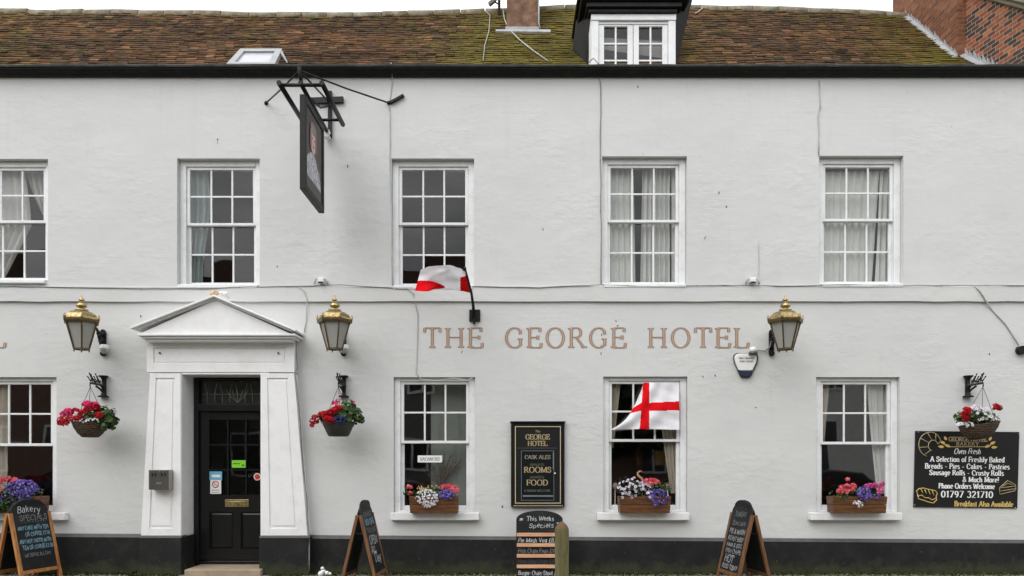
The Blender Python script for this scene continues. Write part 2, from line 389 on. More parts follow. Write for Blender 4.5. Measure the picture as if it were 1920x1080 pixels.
M = {}
M['wall'] = wall_paint()
M['trim'] = mat('white_gloss_paint', (0.76, 0.77, 0.78), 0.4, var=0.035, bump=0.12, bscale=14, dirt=(0.45, 0.43, 0.39), dirt_amt=0.4, dirt_scale=7)
M['portico'] = mat('portico_white_paint', (0.80, 0.80, 0.805), 0.5, var=0.03, bump=0.3, bscale=9, dirt=(0.52, 0.50, 0.46), dirt_amt=0.28, dirt_scale=5)
M['plinth'] = mat('dark_plinth_paint', (0.0145, 0.015, 0.0155), 0.7, spec=0.2, var=0.22, scale=3, bump=0.5, bscale=12, dirt=(0.038, 0.040, 0.034), dirt_amt=0.5, dirt_scale=4)
def plinth_paint():
    m = M['plinth']; nt = m.node_tree; b = [n for n in nt.nodes if n.type == 'BSDF_PRINCIPLED'][0]
    src = b.inputs['Base Color'].links[0].from_socket
    tc = N(nt, "ShaderNodeTexCoord"); sp = N(nt, "ShaderNodeSeparateXYZ"); L(nt, tc.outputs['Object'], sp.inputs[0])
    nz = N(nt, "ShaderNodeTexNoise", i_Scale=5.0, i_Detail=8.0, i_Roughness=.7); L(nt, tc.outputs['Object'], nz.inputs['Vector'])
    h = N(nt, "ShaderNodeMath", operation='MULTIPLY_ADD'); L(nt, nz.outputs[0], h.inputs[0]); h.inputs[1].default_value = -.55; L(nt, sp.outputs[2], h.inputs[2])
    r = ramp(nt, [(0.0, (.85,) * 3), (.12, (0, 0, 0))]); ad = N(nt, "ShaderNodeMath", operation='ADD', i_1=.22); L(nt, h.outputs[0], ad.inputs[0]); L(nt, ad.outputs[0], r.inputs[0])
    mx = N(nt, "ShaderNodeMix", data_type='RGBA'); L(nt, r.outputs[0], mx.inputs[0]); L(nt, src, mx.inputs[6]); mx.inputs[7].default_value = (.040, .045, .022, 1)   # algae and mud splash
    n2 = N(nt, "ShaderNodeTexNoise", i_Scale=26.0, i_Detail=2.0); L(nt, tc.outputs['Object'], n2.inputs['Vector'])
    r2 = ramp(nt, [(.735, (0, 0, 0)), (.76, (.55,) * 3)]); L(nt, n2.outputs[0], r2.inputs[0])
    m2 = N(nt, "ShaderNodeMix", data_type='RGBA'); L(nt, r2.outputs[0], m2.inputs[0]); L(nt, mx.outputs[2], m2.inputs[6]); m2.inputs[7].default_value = (.16, .16, .15, 1)
    L(nt, m2.outputs[2], b.inputs['Base Color'])
plinth_paint()
M['plinth_top'] = mat('lit_plinth_top_paint', (0.062, 0.062, 0.062), 0.6, var=0.25, scale=8, bump=0.4, bscale=15)  # plinth paint made paler to stand for light on the top bevel
M['black'] = mat('black_gloss_paint', (0.0075, 0.0075, 0.008), 0.30, spec=0.4, var=0.2, bump=0.15, bscale=10)
M['cornice'] = mat('weathered_black_paint', (0.0085, 0.0085, 0.009), 0.5, spec=0.22, var=0.3, scale=5, bump=0.3, bscale=20, dirt=(0.035, 0.035, 0.03), dirt_amt=0.4, dirt_scale=9)
M['lip'] = mat('lit_dirty_gutter_edge', (0.05, 0.049, 0.046), 0.8, var=0.4, scale=9, bump=0.5, bscale=30, dirt=(0.09, 0.085, 0.06), dirt_amt=0.6, dirt_scale=14)
M['iron'] = mat('black_iron', (0.008, 0.008, 0.0085), 0.45, spec=0.25, var=0.3, bump=0.2, bscale=60)
M['tile'] = tile_mat()
M['ridge'] = mat('ridge_tile', (0.19, 0.165, 0.11), 0.9, var=0.45, scale=7, bump=0.6, bscale=20, dirt=(0.34, 0.33, 0.28), dirt_amt=0.8, dirt_scale=9)
M['glass'] = glass_mat('old_window_glass', 1.62, (.97, .975, .97))
M['glass_low'] = glass_mat('ground_floor_window_glass', 2.25, (.97, .975, .97), .02)
M['blind'] = cloth_mat('grey_blind', (0.32, 0.32, 0.31), 0.2)
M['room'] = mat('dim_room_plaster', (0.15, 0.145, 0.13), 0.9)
M['panel_pale'] = mat('pale_green_panel', (0.20, 0.225, 0.205), 0.9)
M['lead'] = mat('dull_lead_flashing', (0.34, 0.35, 0.36), 0.55, var=0.2, scale=9, bump=0.5, bscale=18)
M['brick'] = brick_mat('red_and_blue_header_brick', [(0.0, (0.040, 0.028, 0.024)), (0.40, (0.075, 0.040, 0.028)), (0.47, (0.22, 0.066, 0.028)), (0.8, (0.34, 0.098, 0.038)), (1.0, (0.40, 0.15, 0.065))], (0.33, 0.27, 0.21))
M['brick_red'] = brick_mat('orange_red_brick', [(0.0, (0.13, 0.048, 0.022)), (0.4, (0.19, 0.066, 0.027)), (0.75, (0.25, 0.084, 0.032)), (1.0, (0.27, 0.12, 0.06))], (0.20, 0.115, 0.07))
M['stone'] = mat('mossy_coping_stone', (0.27, 0.25, 0.18), 0.9, var=0.25, bump=0.5, bscale=15, dirt=(0.13, 0.13, 0.06), dirt_amt=0.8)
M['step'] = mat('worn_york_stone', (0.36, 0.28, 0.20), 0.85, var=0.2, bump=0.5, bscale=25, dirt=(0.18, 0.15, 0.11), dirt_amt=0.7)
M['chimney'] = mat('stained_rendered_chimney', (0.175, 0.098, 0.060), 0.9, var=0.5, scale=9, bump=0.7, bscale=22, dirt=(0.12, 0.075, 0.055), dirt_amt=0.7, dirt_scale=6)
M['brass'] = mat('polished_brass', (0.46, 0.36, 0.18), 0.36, 1.0, var=0.3, scale=14, bump=0.6, bscale=30, dirt=(0.11, 0.07, 0.025), dirt_amt=0.95, dirt_scale=22)
M['brass_dull'] = mat('tarnished_brass', (0.13, 0.09, 0.04), 0.45, 0.8, var=0.35, scale=12, bump=0.2)
M['milk'] = cloth_mat('frosted_lantern_glass', (0.48, 0.475, 0.45), 0.35)
M['old_white_cable'] = mat('weathered_white_cable', (0.42, 0.42, 0.40), .7, var=.2)
M['white_plastic'] = mat('white_plastic', (0.76, 0.76, 0.74), 0.4, var=0.05)
M['grey_plastic'] = mat('grey_cable_sheath', (0.40, 0.40, 0.39), 0.7, var=0.15)
M['dark_cable'] = mat('dark_grey_cable', (0.22, 0.22, 0.21), 0.7, var=0.3)  # a darker grey than the wall and the painted cables
M['painted_cable'] = mat('cable_painted_over', (0.44, 0.44, 0.43), 0.7, var=0.25, scale=5)
M['wood_orange'] = wood_mat('varnished_pine', (0.24, 0.085, 0.022), (0.46, 0.20, 0.055), (30, 30, 3))
M['wood_brown'] = wood_mat('brown_stained_wood', (0.085, 0.036, 0.014), (0.21, 0.098, 0.038), (30, 30, 3))
M['wood_pale'] = wood_mat('pale_pine_ledge', (0.46, 0.22, 0.12), (0.64, 0.37, 0.22), (4, 40, 40))
M['planter'] = wood_mat('brown_planter_boards', (0.042, 0.015, 0.004), (0.165, 0.060, 0.014), (5, 40, 40))
M['chalkboard'] = mat('chalkboard', (0.012, 0.0125, 0.014), 0.6, spec=0.25, var=0.3, scale=4, dirt=(0.034, 0.035, 0.037), dirt_amt=0.6, dirt_scale=4)
M['chalk_white'] = mat('white_chalk', (0.48, 0.50, 0.51), 0.9, var=0.3, scale=40)
M['chalk_faint'] = mat('faint_chalk', (0.20, 0.21, 0.21), 0.9, var=0.4, scale=40)
M['chalk_blue'] = mat('pale_blue_chalk', (0.22, 0.42, 0.52), 0.9, var=0.3, scale=40)
M['sign_black'] = mat('black_sign_panel', (0.0125, 0.0125, 0.013), 0.4, var=0.1, spec=0.25)
M['notice_black'] = mat('black_notice_panel', (0.006, 0.009, 0.0105), 0.3, var=0.1, spec=0.3)
M['gold'] = mat('dull_gold_lettering', (0.38, 0.30, 0.165), 0.5, var=0.15)
M['gold_thin'] = mat('gold_line', (0.50, 0.42, 0.26), 0.5, var=0.1)
M['yellow'] = mat('yellow_gold_print', (0.60, 0.42, 0.13), 0.5, var=0.05)
M['white_print'] = mat('white_print', (0.80, 0.80, 0.79), 0.5, var=0.02)
M['grey_print'] = mat('grey_print', (0.22, 0.22, 0.21), 0.6)
M['letter_in'] = mat('pinkish_tan_letter_paint', (0.43, 0.295, 0.215), 0.6, var=0.10, scale=20)
M['letter_out'] = mat('brown_letter_outline', (0.25, 0.15, 0.105), 0.6, var=0.15, scale=20)
M['navy'] = mat('navy_plastic', (0.012, 0.02, 0.055), 0.35)
M['flag_thin_white'] = cloth_mat('thin_white_flag_cloth', (0.86, 0.845, 0.885), 0.42)
M['red_cloth'] = cloth_mat('red_flag_cloth', (0.72, 0.010, 0.016), 0.15)
M['white_cloth'] = cloth_mat('white_flag_cloth', (0.84, 0.825, 0.87), 0.15)
M['curtain'] = cloth_mat('cream_curtain', (0.55, 0.56, 0.535), 0.12)
M['curtain_beige'] = cloth_mat('beige_curtain', (0.44, 0.39, 0.32), 0.12)
M['curtain_teal'] = cloth_mat('pale_teal_curtain', (0.27, 0.33, 0.325), 0.12)
M['lace'] = cloth_mat('sheer_lace', (0.50, 0.50, 0.475), 0.15)
M['bin_grey'] = mat('dark_grey_metal_box', (0.10, 0.095, 0.088), 0.4, 0.5, var=0.1)
M['bin_side'] = mat('brushed_steel', (0.36, 0.32, 0.29), 0.35, 0.8, var=0.15)
M['dark_hole'] = mat('dark_slot', (0.004, 0.004, 0.004), 0.8)
M['green_label'] = mat('bright_green_label', (0.22, 0.62, 0.03), 0.5, var=0.03)
M['blue_label'] = mat('blue_label', (0.13, 0.42, 0.62), 0.5, var=0.05)
M['red_label'] = mat('red_label', (0.62, 0.05, 0.04), 0.5, var=0.05)
M['post'] = mat('green_mossy_oak', (0.150, 0.135, 0.055), 0.9, var=0.4, scale=3, bump=0.8, bscale=9, stretch=(14, 14, 1.6), dirt=(0.035, 0.030, 0.016), dirt_amt=0.9, dirt_scale=1.5)
M['post_top'] = mat('brown_post_top', (0.12, 0.072, 0.035), 0.9, var=0.3, bump=0.5)
M['leaf'] = rnd_mat('geranium_leaf', [(0, (0.010, 0.026, 0.007)), (0.5, (0.028, 0.066, 0.014)), (0.85, (0.060, 0.115, 0.028)), (1, (0.12, 0.17, 0.065))], 0.55, 0.2)
M['fl_red'] = rnd_mat('red_petals', [(0, (0.12, 0.002, 0.006)), (0.5, (0.36, 0.005, 0.010)), (1, (0.56, 0.016, 0.02))], 0.6, 0.2)
M['fl_pink'] = rnd_mat('hot_pink_petals', [(0, (0.28, 0.006, 0.05)), (0.5, (0.60, 0.012, 0.11)), (1, (0.74, 0.06, 0.20))], 0.6, 0.2)
M['fl_salmon'] = rnd_mat('salmon_pink_petals', [(0, (0.34, 0.025, 0.045)), (0.5, (0.60, 0.075, 0.10)), (1, (0.72, 0.22, 0.22))], 0.6, 0.2)
M['fl_magenta'] = rnd_mat('magenta_petals', [(0, (0.30, 0.02, 0.11)), (0.5, (0.55, 0.06, 0.22)), (1, (0.66, 0.18, 0.36))], 0.6, 0.2)
M['fl_white'] = rnd_mat('white_petals', [(0, (0.55, 0.53, 0.56)), (0.6, (0.76, 0.75, 0.77)), (1, (0.84, 0.83, 0.83))], 0.6, 0.2)
M['fl_lilac'] = rnd_mat('lilac_white_petals', [(0, (0.46, 0.36, 0.54)), (0.5, (0.68, 0.62, 0.70)), (1, (0.78, 0.76, 0.78))], 0.6, 0.2)
M['fl_violet'] = rnd_mat('violet_blue_petals', [(0, (0.055, 0.03, 0.20)), (0.5, (0.12, 0.08, 0.38)), (1, (0.30, 0.24, 0.58))], 0.6, 0.2)
M['fl_eye'] = mat('dark_flower_eye', (0.05, 0.02, 0.06), 0.8)
M['fl_yellow'] = rnd_mat('pale_yellow_petals', [(0, (0.45, 0.30, 0.08)), (1, (0.72, 0.58, 0.30))], 0.6, 0.2)
M['fl_navy'] = rnd_mat('dark_blue_petals', [(0, (0.012, 0.016, 0.06)), (1, (0.05, 0.06, 0.19))], 0.6, 0.2)
M['wicker'] = wicker_mat('brown_wicker', (0.022, 0.013, 0.007), (0.14, 0.085, 0.045))
M['bowl'] = mat('dark_green_basket_bowl', (0.026, 0.030, 0.022), 0.6, var=0.35, bump=0.4, bscale=20)
M['soil'] = mat('potting_soil', (0.02, 0.014, 0.01), 0.95)
# ------------------------------------------------------------------ lettering: pen strokes laid out as thin raised shapes
def _a(cx, cy, rx, ry, a0, a1, n=9):
    return [(cx + rx * math.cos(R(a0 + (a1 - a0) * i / n)), cy + ry * math.sin(R(a0 + (a1 - a0) * i / n))) for i in range(n + 1)]
X_ = 0.66
GL = {
 'A': (.80, [[(.06, 0), (.40, 1)], [(.40, 1), (.74, 0)], [(.18, .34), (.62, .34)]]),
 'B': (.66, [[(.12, 0), (.12, 1)], [(.12, 1), (.34, 1)] + _a(.34, .77, .19, .23, 90, -90) + [(.12, .54)], [(.12, .54), (.36, .54)] + _a(.36, .27, .23, .27, 90, -90) + [(.12, 0)]]),
 'C': (.76, [_a(.42, .5, .34, .5, 50, 310, 16), [(.65, .86), (.66, .66)]]),
 'D': (.80, [[(.12, 0), (.12, 1)], [(.12, 1), (.30, 1)] + _a(.30, .5, .40, .5, 90, -90, 14) + [(.12, 0)]]),
 'E': (.66, [[(.12, 0), (.12, 1)], [(.12, 1), (.58, 1)], [(.12, .52), (.48, .52)], [(.12, 0), (.60, 0)], [(.57, 1), (.57, .80)], [(.48, .62), (.48, .42)], [(.60, 0), (.63, .24)]]),
 'F': (.60, [[(.12, 0), (.12, 1)], [(.12, 1), (.56, 1)], [(.12, .50), (.46, .50)], [(.56, 1), (.56, .80)], [(.46, .60), (.46, .40)]]),
 'G': (.84, [_a(.44, .5, .36, .5, 50, 320, 16), [(.68, .88), (.69, .68)], [(.70, .44), (.70, .10)], [(.56, .44), (.80, .44)]]),
 'H': (.84, [[(.14, 0), (.14, 1)], [(.70, 0), (.70, 1)], [(.14, .52), (.70, .52)]]),
 'I': (.34, [[(.17, 0), (.17, 1)]]),
 'J': (.42, [[(.28, 1), (.28, .1)] + _a(.12, .05, .16, .2, 0, -100, 5)]),
 'K': (.76, [[(.12, 0), (.12, 1)], [(.62, 1), (.14, .44)], [(.28, .58), (.66, 0)]]),
 'L': (.64, [[(.12, 0), (.12, 1)], [(.12, 0), (.58, 0)], [(.58, 0), (.62, .26)]]),
 'M': (.98, [[(.12, 0), (.14, 1)], [(.14, 1), (.48, .08)], [(.48, .08), (.84, 1)], [(.84, 1), (.86, 0)]]),
 'N': (.84, [[(.13, 0), (.13, 1)], [(.13, 1), (.70, 0)], [(.70, 0), (.70, 1)]]),
 'O': (.88, [_a(.44, .5, .36, .5, 90, 450, 24)]),
 'P': (.62, [[(.12, 0), (.12, 1)], [(.12, 1), (.34, 1)] + _a(.34, .75, .21, .25, 90, -90) + [(.12, .50)]]),
 'Q': (.88, [_a(.44, .5, .36, .5, 90, 450, 20), [(.48, .22), (.82, -.14)]]),
 'R': (.74, [[(.12, 0), (.12, 1)], [(.12, 1), (.34, 1)] + _a(.34, .76, .20, .24, 90, -90) + [(.12, .52)], [(.34, .52), (.68, 0)]]),
 'S': (.60, [[(.50, .84)] + _a(.30, .75, .20, .24, 40, 230, 9) + _a(.30, .27, .22, .27, 60, -130, 9) + [(.08, .20)], [(.50, .94), (.51, .72)], [(.09, .28), (.09, .06)]]),
 'T': (.76, [[(.38, 0), (.38, 1)], [(.06, 1), (.70, 1)], [(.06, 1), (.05, .78)], [(.70, 1), (.71, .78)]]),
 'U': (.82, [[(.14, 1), (.14, .34)] + _a(.41, .32, .27, .32, 180, 360, 10) + [(.68, 1)]]),
 'V': (.78, [[(.06, 1), (.39, 0)], [(.39, 0), (.72, 1)]]),
 'W': (1.1, [[(.06, 1), (.32, 0)], [(.32, 0), (.55, .9)], [(.55, .9), (.78, 0)], [(.78, 0), (1.04, 1)]]),
 'X': (.76, [[(.08, 1), (.68, 0)], [(.68, 1), (.08, 0)]]),
 'Y': (.74, [[(.06, 1), (.37, .46)], [(.68, 1), (.37, .46)], [(.37, .46), (.37, 0)]]),
 'Z': (.68, [[(.08, 1), (.60, 1), (.08, 0), (.62, 0)]]),
 'a': (.56, [[(.42, .48), (.42, .04), (.50, 0)], _a(.25, .22, .18, .21, 20, 340, 12), _a(.25, .46, .17, .20, 150, 0, 6)]),
 'b': (.58, [[(.11, 1), (.11, 0)], _a(.30, .33, .21, .33, 150, -150, 12)]),
 'c': (.50, [_a(.29, .33, .21, .33, 45, 315, 12)]),
 'd': (.58, [[(.46, 1), (.46, 0)], _a(.27, .33, .21, .33, 30, 330, 12)]),
 'e': (.54, [[(.08, .36), (.47, .36)] + _a(.28, .34, .20, .32, 5, 310, 13)]),
 'f': (.36, [[(.15, 0), (.15, .78)] + _a(.29, .80, .14, .20, 180, 60, 5), [(.02, .64), (.32, .64)]]),
 'g': (.56, [[(.45, .66), (.45, -.1)] + _a(.26, -.10, .19, .20, 0, -150, 7), _a(.26, .34, .19, .31, 30, 330, 12)]),
 'h': (.60, [[(.11, 0), (.11, 1)], [(.11, .42)] + _a(.29, .42, .18, .23, 160, 0, 7) + [(.47, 0)]]),
 'i': (.28, [[(.14, 0), (.14, .64)], [(.13, .86), (.15, .92)]]),
 'j': (.28, [[(.15, .64), (.15, -.1)] + _a(.05, -.1, .1, .18, 0, -110, 4), [(.14, .86), (.16, .92)]]),
 'k': (.56, [[(.11, 0), (.11, 1)], [(.44, .64), (.13, .28)], [(.22, .38), (.48, 0)]]),
 'l': (.28, [[(.14, 0), (.14, 1)]]),
 'm': (.90, [[(.11, 0), (.11, .64)], [(.11, .42)] + _a(.28, .42, .17, .22, 160, 0, 6) + [(.45, 0)], [(.45, .42)] + _a(.62, .42, .17, .22, 160, 0, 6) + [(.79, 0)]]),
 'n': (.60, [[(.11, 0), (.11, .64)], [(.11, .42)] + _a(.29, .42, .18, .23, 160, 0, 7) + [(.47, 0)]]),
 'o': (.56, [_a(.28, .33, .21, .33, 90, 450, 16)]),
 'p': (.58, [[(.11, .64), (.11, -.3)], _a(.30, .33, .21, .33, 150, -150, 12)]),
 'q': (.58, [[(.46, .64), (.46, -.3)], _a(.27, .33, .21, .33, 30, 330, 12)]),
 'r': (.44, [[(.11, 0), (.11, .64)], [(.11, .40)] + _a(.28, .42, .17, .22, 160, 50, 5)]),
 's': (.46, [_a(.24, .49, .15, .16, 30, 230, 7) + _a(.23, .17, .17, .17, 60, -140, 7)]),
 't': (.38, [[(.17, .88), (.17, .16)] + _a(.29, .14, .12, .14, 180, 290, 5), [(.03, .64), (.33, .64)]]),
 'u': (.60, [[(.11, .64), (.11, .22)] + _a(.29, .22, .18, .22, 180, 340, 7), [(.47, .64), (.47, 0)]]),
 'v': (.54, [[(.05, .64), (.27, 0)], [(.27, 0), (.49, .64)]]),
 'w': (.80, [[(.05, .64), (.22, 0)], [(.22, 0), (.40, .58)], [(.40, .58), (.58, 0)], [(.58, 0), (.75, .64)]]),
 'x': (.54, [[(.06, .64), (.48, 0)], [(.48, .64), (.06, 0)]]),
 'y': (.54, [[(.05, .64), (.28, 0)], [(.50, .64), (.22, -.22), (.06, -.28)]]),
 'z': (.50, [[(.06, .64), (.43, .64), (.06, 0), (.45, 0)]]),
 '0': (.64, [_a(.32, .5, .23, .5, 90, 450, 18)]), '1': (.42, [[(.24, 0), (.24, 1)], [(.24, 1), (.08, .82)]]),
 '2': (.60, [_a(.29, .73, .20, .27, 170, -30, 9) + [(.08, 0), (.54, 0)]]), '3': (.58, [_a(.27, .76, .19, .24, 150, -90, 9) + _a(.27, .27, .23, .27, 90, -150, 9)]),
 '4': (.62, [[(.44, 0), (.44, 1), (.06, .30), (.58, .30)]]), '5': (.58, [[(.50, 1), (.14, 1), (.11, .55)] + _a(.28, .30, .22, .30, 120, -150, 10)]),
 '6': (.60, [[(.46, .96)] + _a(.31, .50, .22, .50, 110, 190, 5) + _a(.30, .28, .21, .28, 180, -180, 14)]), '7': (.58, [[(.06, 1), (.52, 1), (.20, 0)]]),
 '8': (.60, [_a(.30, .76, .18, .24, 90, 450, 12), _a(.30, .27, .22, .27, 90, 450, 14)]), '9': (.60, [_a(.29, .70, .20, .29, 0, 360, 14), [(.49, .70), (.46, .30), (.26, 0)]]),
 '-': (.50, [[(.10, .36), (.40, .36)]]), '.': (.24, [[(.10, .0), (.14, .07)]]), ',': (.24, [[(.14, .06), (.07, -.14)]]), '!': (.30, [[(.15, .30), (.15, 1)], [(.14, 0), (.16, .07)]]),
 "'": (.20, [[(.11, 1), (.09, .76)]]), '&': (.82, [[(.74, .06), (.22, .72)] + _a(.34, .80, .15, .20, 190, -20, 7) + [(.16, .36)] + _a(.28, .22, .20, .22, 150, 330, 7) + [(.68, .46)]]),
 '\u00a3': (.64, [_a(.38, .74, .20, .26, 20, 180, 7) + [(.20, .0)], [(.06, 0), (.58, 0)], [(.06, .46), (.44, .46)]]),
 ' ': (.34, []), '*': (.4, [[(.2, .4), (.2, .9)], [(.02, .5), (.38, .8)], [(.38, .5), (.02, .8)]]),
}
def text_width(s, gap=0.0): return sum(GL[c][0] + gap for c in s) - gap
_z = [0]
def write(mb, s, f, h, thick=0.12, thin=0.05, serif=0.0, gap=0.03, width=None, align='c', jit=0.0, slant=0.0, seed=1, lift=0.0):
    """f(u, v, w) -> point; u in metres from the anchor, v up, w proud of the panel.  h = capital height."""
    rg = random.Random(seed)
    tw = text_width(s, gap); k = h if width is None else width / tw
    u0 = {'c': -tw * k / 2, 'l': 0.0, 'r': -tw * k}[align]
    pen = u0
    for ch in s:
        gw, strokes = GL[ch]
        jy, js, jr = rg.uniform(-jit, jit), 1 + rg.uniform(-jit, jit), rg.uniform(-jit, jit)
        def T(p):
            x, y = p[0], p[1] * js + jy
            return ((x + (slant + jr) * y) * k + pen, y * h)
        for st in strokes:
            pts = [T(p) for p in st]
            _z[0] = (_z[0] + 1) % 6
            w = lift + 0.0003 * _z[0]
            ribbon(mb, pts, f, w, thick * h, thin * h)
            if serif:
                for a, b, q in ((st[0], st[1], 0), (st[-1], st[-2], -1)):
                    dx, dy = b[0] - a[0], b[1] - a[1]
                    if abs(dy) > 0.75 * math.hypot(dx, dy) and abs(dy) > 0.32 and min(abs(a[1] - l) for l in (0, 1, X_ - .02, -.3)) < .05:
                        x, y = pts[q]; sw = thick * h * 0.5 + serif * h; sh = max(thin, .05) * h / 2
                        y += sh if b[1] > a[1] else -sh
                        mb.face([f(x - sw, y - sh, w + .0002), f(x + sw, y - sh, w + .0002), f(x + sw, y + sh, w + .0002), f(x - sw, y + sh, w + .0002)])
        pen += (gw + gap) * k
def ribbon(mb, pts, f, w, thick, thin):
    n = len(pts)
    if n < 2: return
    Ls, Rs = [], []
    closed = math.hypot(pts[0][0] - pts[-1][0], pts[0][1] - pts[-1][1]) < 1e-6
    for i in range(n):
        if closed: a, b = pts[(i - 1) % (n - 1)], pts[(i + 1) % (n - 1)]
        else: a, b = pts[max(0, i - 1)], pts[min(n - 1, i + 1)]
        dx, dy = b[0] - a[0], b[1] - a[1]; l = math.hypot(dx, dy) or 1
        dx /= l; dy /= l
        t = (thin + (thick - thin) * abs(dy) ** 1.3) / 2
        Ls.append((pts[i][0] - dy * t, pts[i][1] + dx * t)); Rs.append((pts[i][0] + dy * t, pts[i][1] - dx * t))
    b0 = len(mb.v)
    for l, r in zip(Ls, Rs):
        mb.v.append(tuple(f(l[0], l[1], w))); mb.v.append(tuple(f(r[0], r[1], w)))
    for i in range(n - 1):
        mb.addf([b0 + 2 * i, b0 + 2 * i + 1, b0 + 2 * i + 3, b0 + 2 * i + 2])

# ------------------------------------------------------------------ foliage and petals
def rand_dir(rg):
    z = rg.uniform(-1, 1); t = rg.uniform(0, 2 * math.pi); q = math.sqrt(1 - z * z)
    return Vector((q * math.cos(t), q * math.sin(t), z))
def leaf(mb, c, n, size, rg):
    n = n.normalized(); u = n.orthogonal().normalized()
    u = Matrix.Rotation(rg.uniform(0, 6.28), 3, n) @ u; v = n.cross(u)
    mb.rnd = rg.random()
    c = Vector(c); a = size * rg.uniform(.7, 1.25); b = a * rg.uniform(.6, .95)
    rim = [c + u * a * math.cos(t) + v * b * math.sin(t) + n * a * 0.22 * rg.uniform(-.5, 1) for t in (0, 1.05, 2.1, 3.14, 4.19, 5.24)]
    i0 = len(mb.v); mb.v.append(tuple(c - n * a * 0.12)); mb.v.extend(tuple(p) for p in rim)
    for k in range(6): mb.addf([i0, i0 + 1 + k, i0 + 1 + (k + 1) % 6])
def bloom(mb, c, n, r, rg, petals=5, eye=None):
    n = n.normalized(); u = n.orthogonal().normalized()
    u = Matrix.Rotation(rg.uniform(0, 6.28), 3, n) @ u; v = n.cross(u); c = Vector(c)
    mb.rnd = rg.random(); r *= .86
    for k in range(petals):
        t = 2 * math.pi * k / petals; h = math.pi / petals * 0.92
        d = lambda q: u * math.cos(q) + v * math.sin(q)
        cup = n * r * rg.uniform(.05, .4)
        mb.face([c, c + d(t - h) * r * .72 + cup * .6, c + d(t) * r + cup, c + d(t + h) * r * .72 + cup * .6])
    if eye is not None:
        o = mb.cur; mb.cur = eye
        mb.face([c + n * r * .12 + (u * math.cos(q) + v * math.sin(q)) * r * .28 for q in (0, 1.26, 2.51, 3.77, 5.03)])
        mb.cur = o
def leaf_clump(mb, c, rad, n, size, rg, up=0.3):
    c = Vector(c)
    for _ in range(n):
        d = rand_dir(rg); q = rg.uniform(.45, 1.0)
        p = c + Vector((d.x * rad[0], d.y * rad[1], d.z * rad[2])) * q
        leaf(mb, p, d + Vector((rg.uniform(-.5, .5), rg.uniform(-.7, .1), up + rg.uniform(-.3, .6))), size, rg)
def bloom_clump(mb, c, rad, n, size, rg, petals=5, eye=None, face=(0, -1, .5)):
    c = Vector(c); fv = Vector(face).normalized()
    for _ in range(n):
        d = rand_dir(rg)
        if d.dot(fv) < -0.15: d = -d
        p = c + Vector((d.x * rad[0], d.y * rad[1], d.z * rad[2])) * rg.uniform(.8, 1.05)
        bloom(mb, p, d * .8 + fv * .6 + rand_dir(rg) * .35, size * rg.uniform(.75, 1.2), rg, petals, eye)
def head(mb, c, r, rg, n=16, size=.017):                    # a round geranium head
    h = MB(); bloom_clump(h, c, (r, r, r * .8), int(n * 1.5), size, rg); mb.heads.append(h)
# ================================================================== ground
g = MB(); g.face([(-400, -400, -.02), (400, -400, -.02), (400, 400, -.02), (-400, 400, -.02)])
tag(g.build('ground', mat('rough_grass_ground', (0.05, 0.06, 0.03), 0.95, var=0.3, scale=1.5)), kind='structure')
def paving_mat():
    m, nt, out = new_mat("mossy_brick_paving")
    b = N(nt, "ShaderNodeBsdfPrincipled"); L(nt, b.outputs[0], out.inputs[0]); b.inputs['Roughness'].default_value = 0.9
    tc = N(nt, "ShaderNodeTexCoord")
    br = N(nt, "ShaderNodeTexBrick", i_Scale=1.0); br.inputs['Brick Width'].default_value = 0.21; br.inputs['Row Height'].default_value = 0.105; br.inputs['Mortar Size'].default_value = 0.006
    br.inputs['Color1'].default_value = (.19, .175, .15, 1); br.inputs['Color2'].default_value = (.25, .225, .19, 1); br.inputs['Mortar'].default_value = (.05, .055, .03, 1)
    L(nt, tc.outputs['Object'], br.inputs['Vector'])
    nz = N(nt, "ShaderNodeTexNoise", i_Scale=6.0, i_Detail=8.0, i_Roughness=.7); L(nt, tc.outputs['Object'], nz.inputs['Vector'])
    r = ramp(nt, [(.45, (0, 0, 0)), (.62, (.9,) * 3)]); L(nt, nz.outputs[0], r.inputs[0])
    mx = N(nt, "ShaderNodeMix", data_type='RGBA'); L(nt, r.outputs[0], mx.inputs[0]); L(nt, br.outputs[0], mx.inputs[6]); mx.inputs[7].default_value = (.07, .075, .032, 1)
    L(nt, mx.outputs[2], b.inputs['Base Color'])
    bp = N(nt, "ShaderNodeBump", i_Strength=.6, i_Distance=.01); L(nt, nz.outputs[0], bp.inputs['Height']); L(nt, bp.outputs[0], b.inputs['Normal'])
    return m
g = MB(); g.box(-40, 40, -4.5, .0, -.12, 0); tag(g.build('pavement', paving_mat()), kind='structure')
g = MB(); g.box(-40, 40, -4.64, -4.504, -.12, .004); tag(g.build('kerb', M['stone']), kind='structure')
asph = mat('worn_asphalt', (0.15, 0.149, 0.147), 0.9, var=0.2, scale=8, bump=0.5, bscale=90)
g = MB(); g.box(-40, 40, -14.2, -4.644, -.14, -.115); tag(g.build('road', asph), kind='structure')
g = MB(); g.box(-40, 40, -16, -14.204, -.12, 0.0); tag(g.build('opposite_pavement', asph), kind='structure')

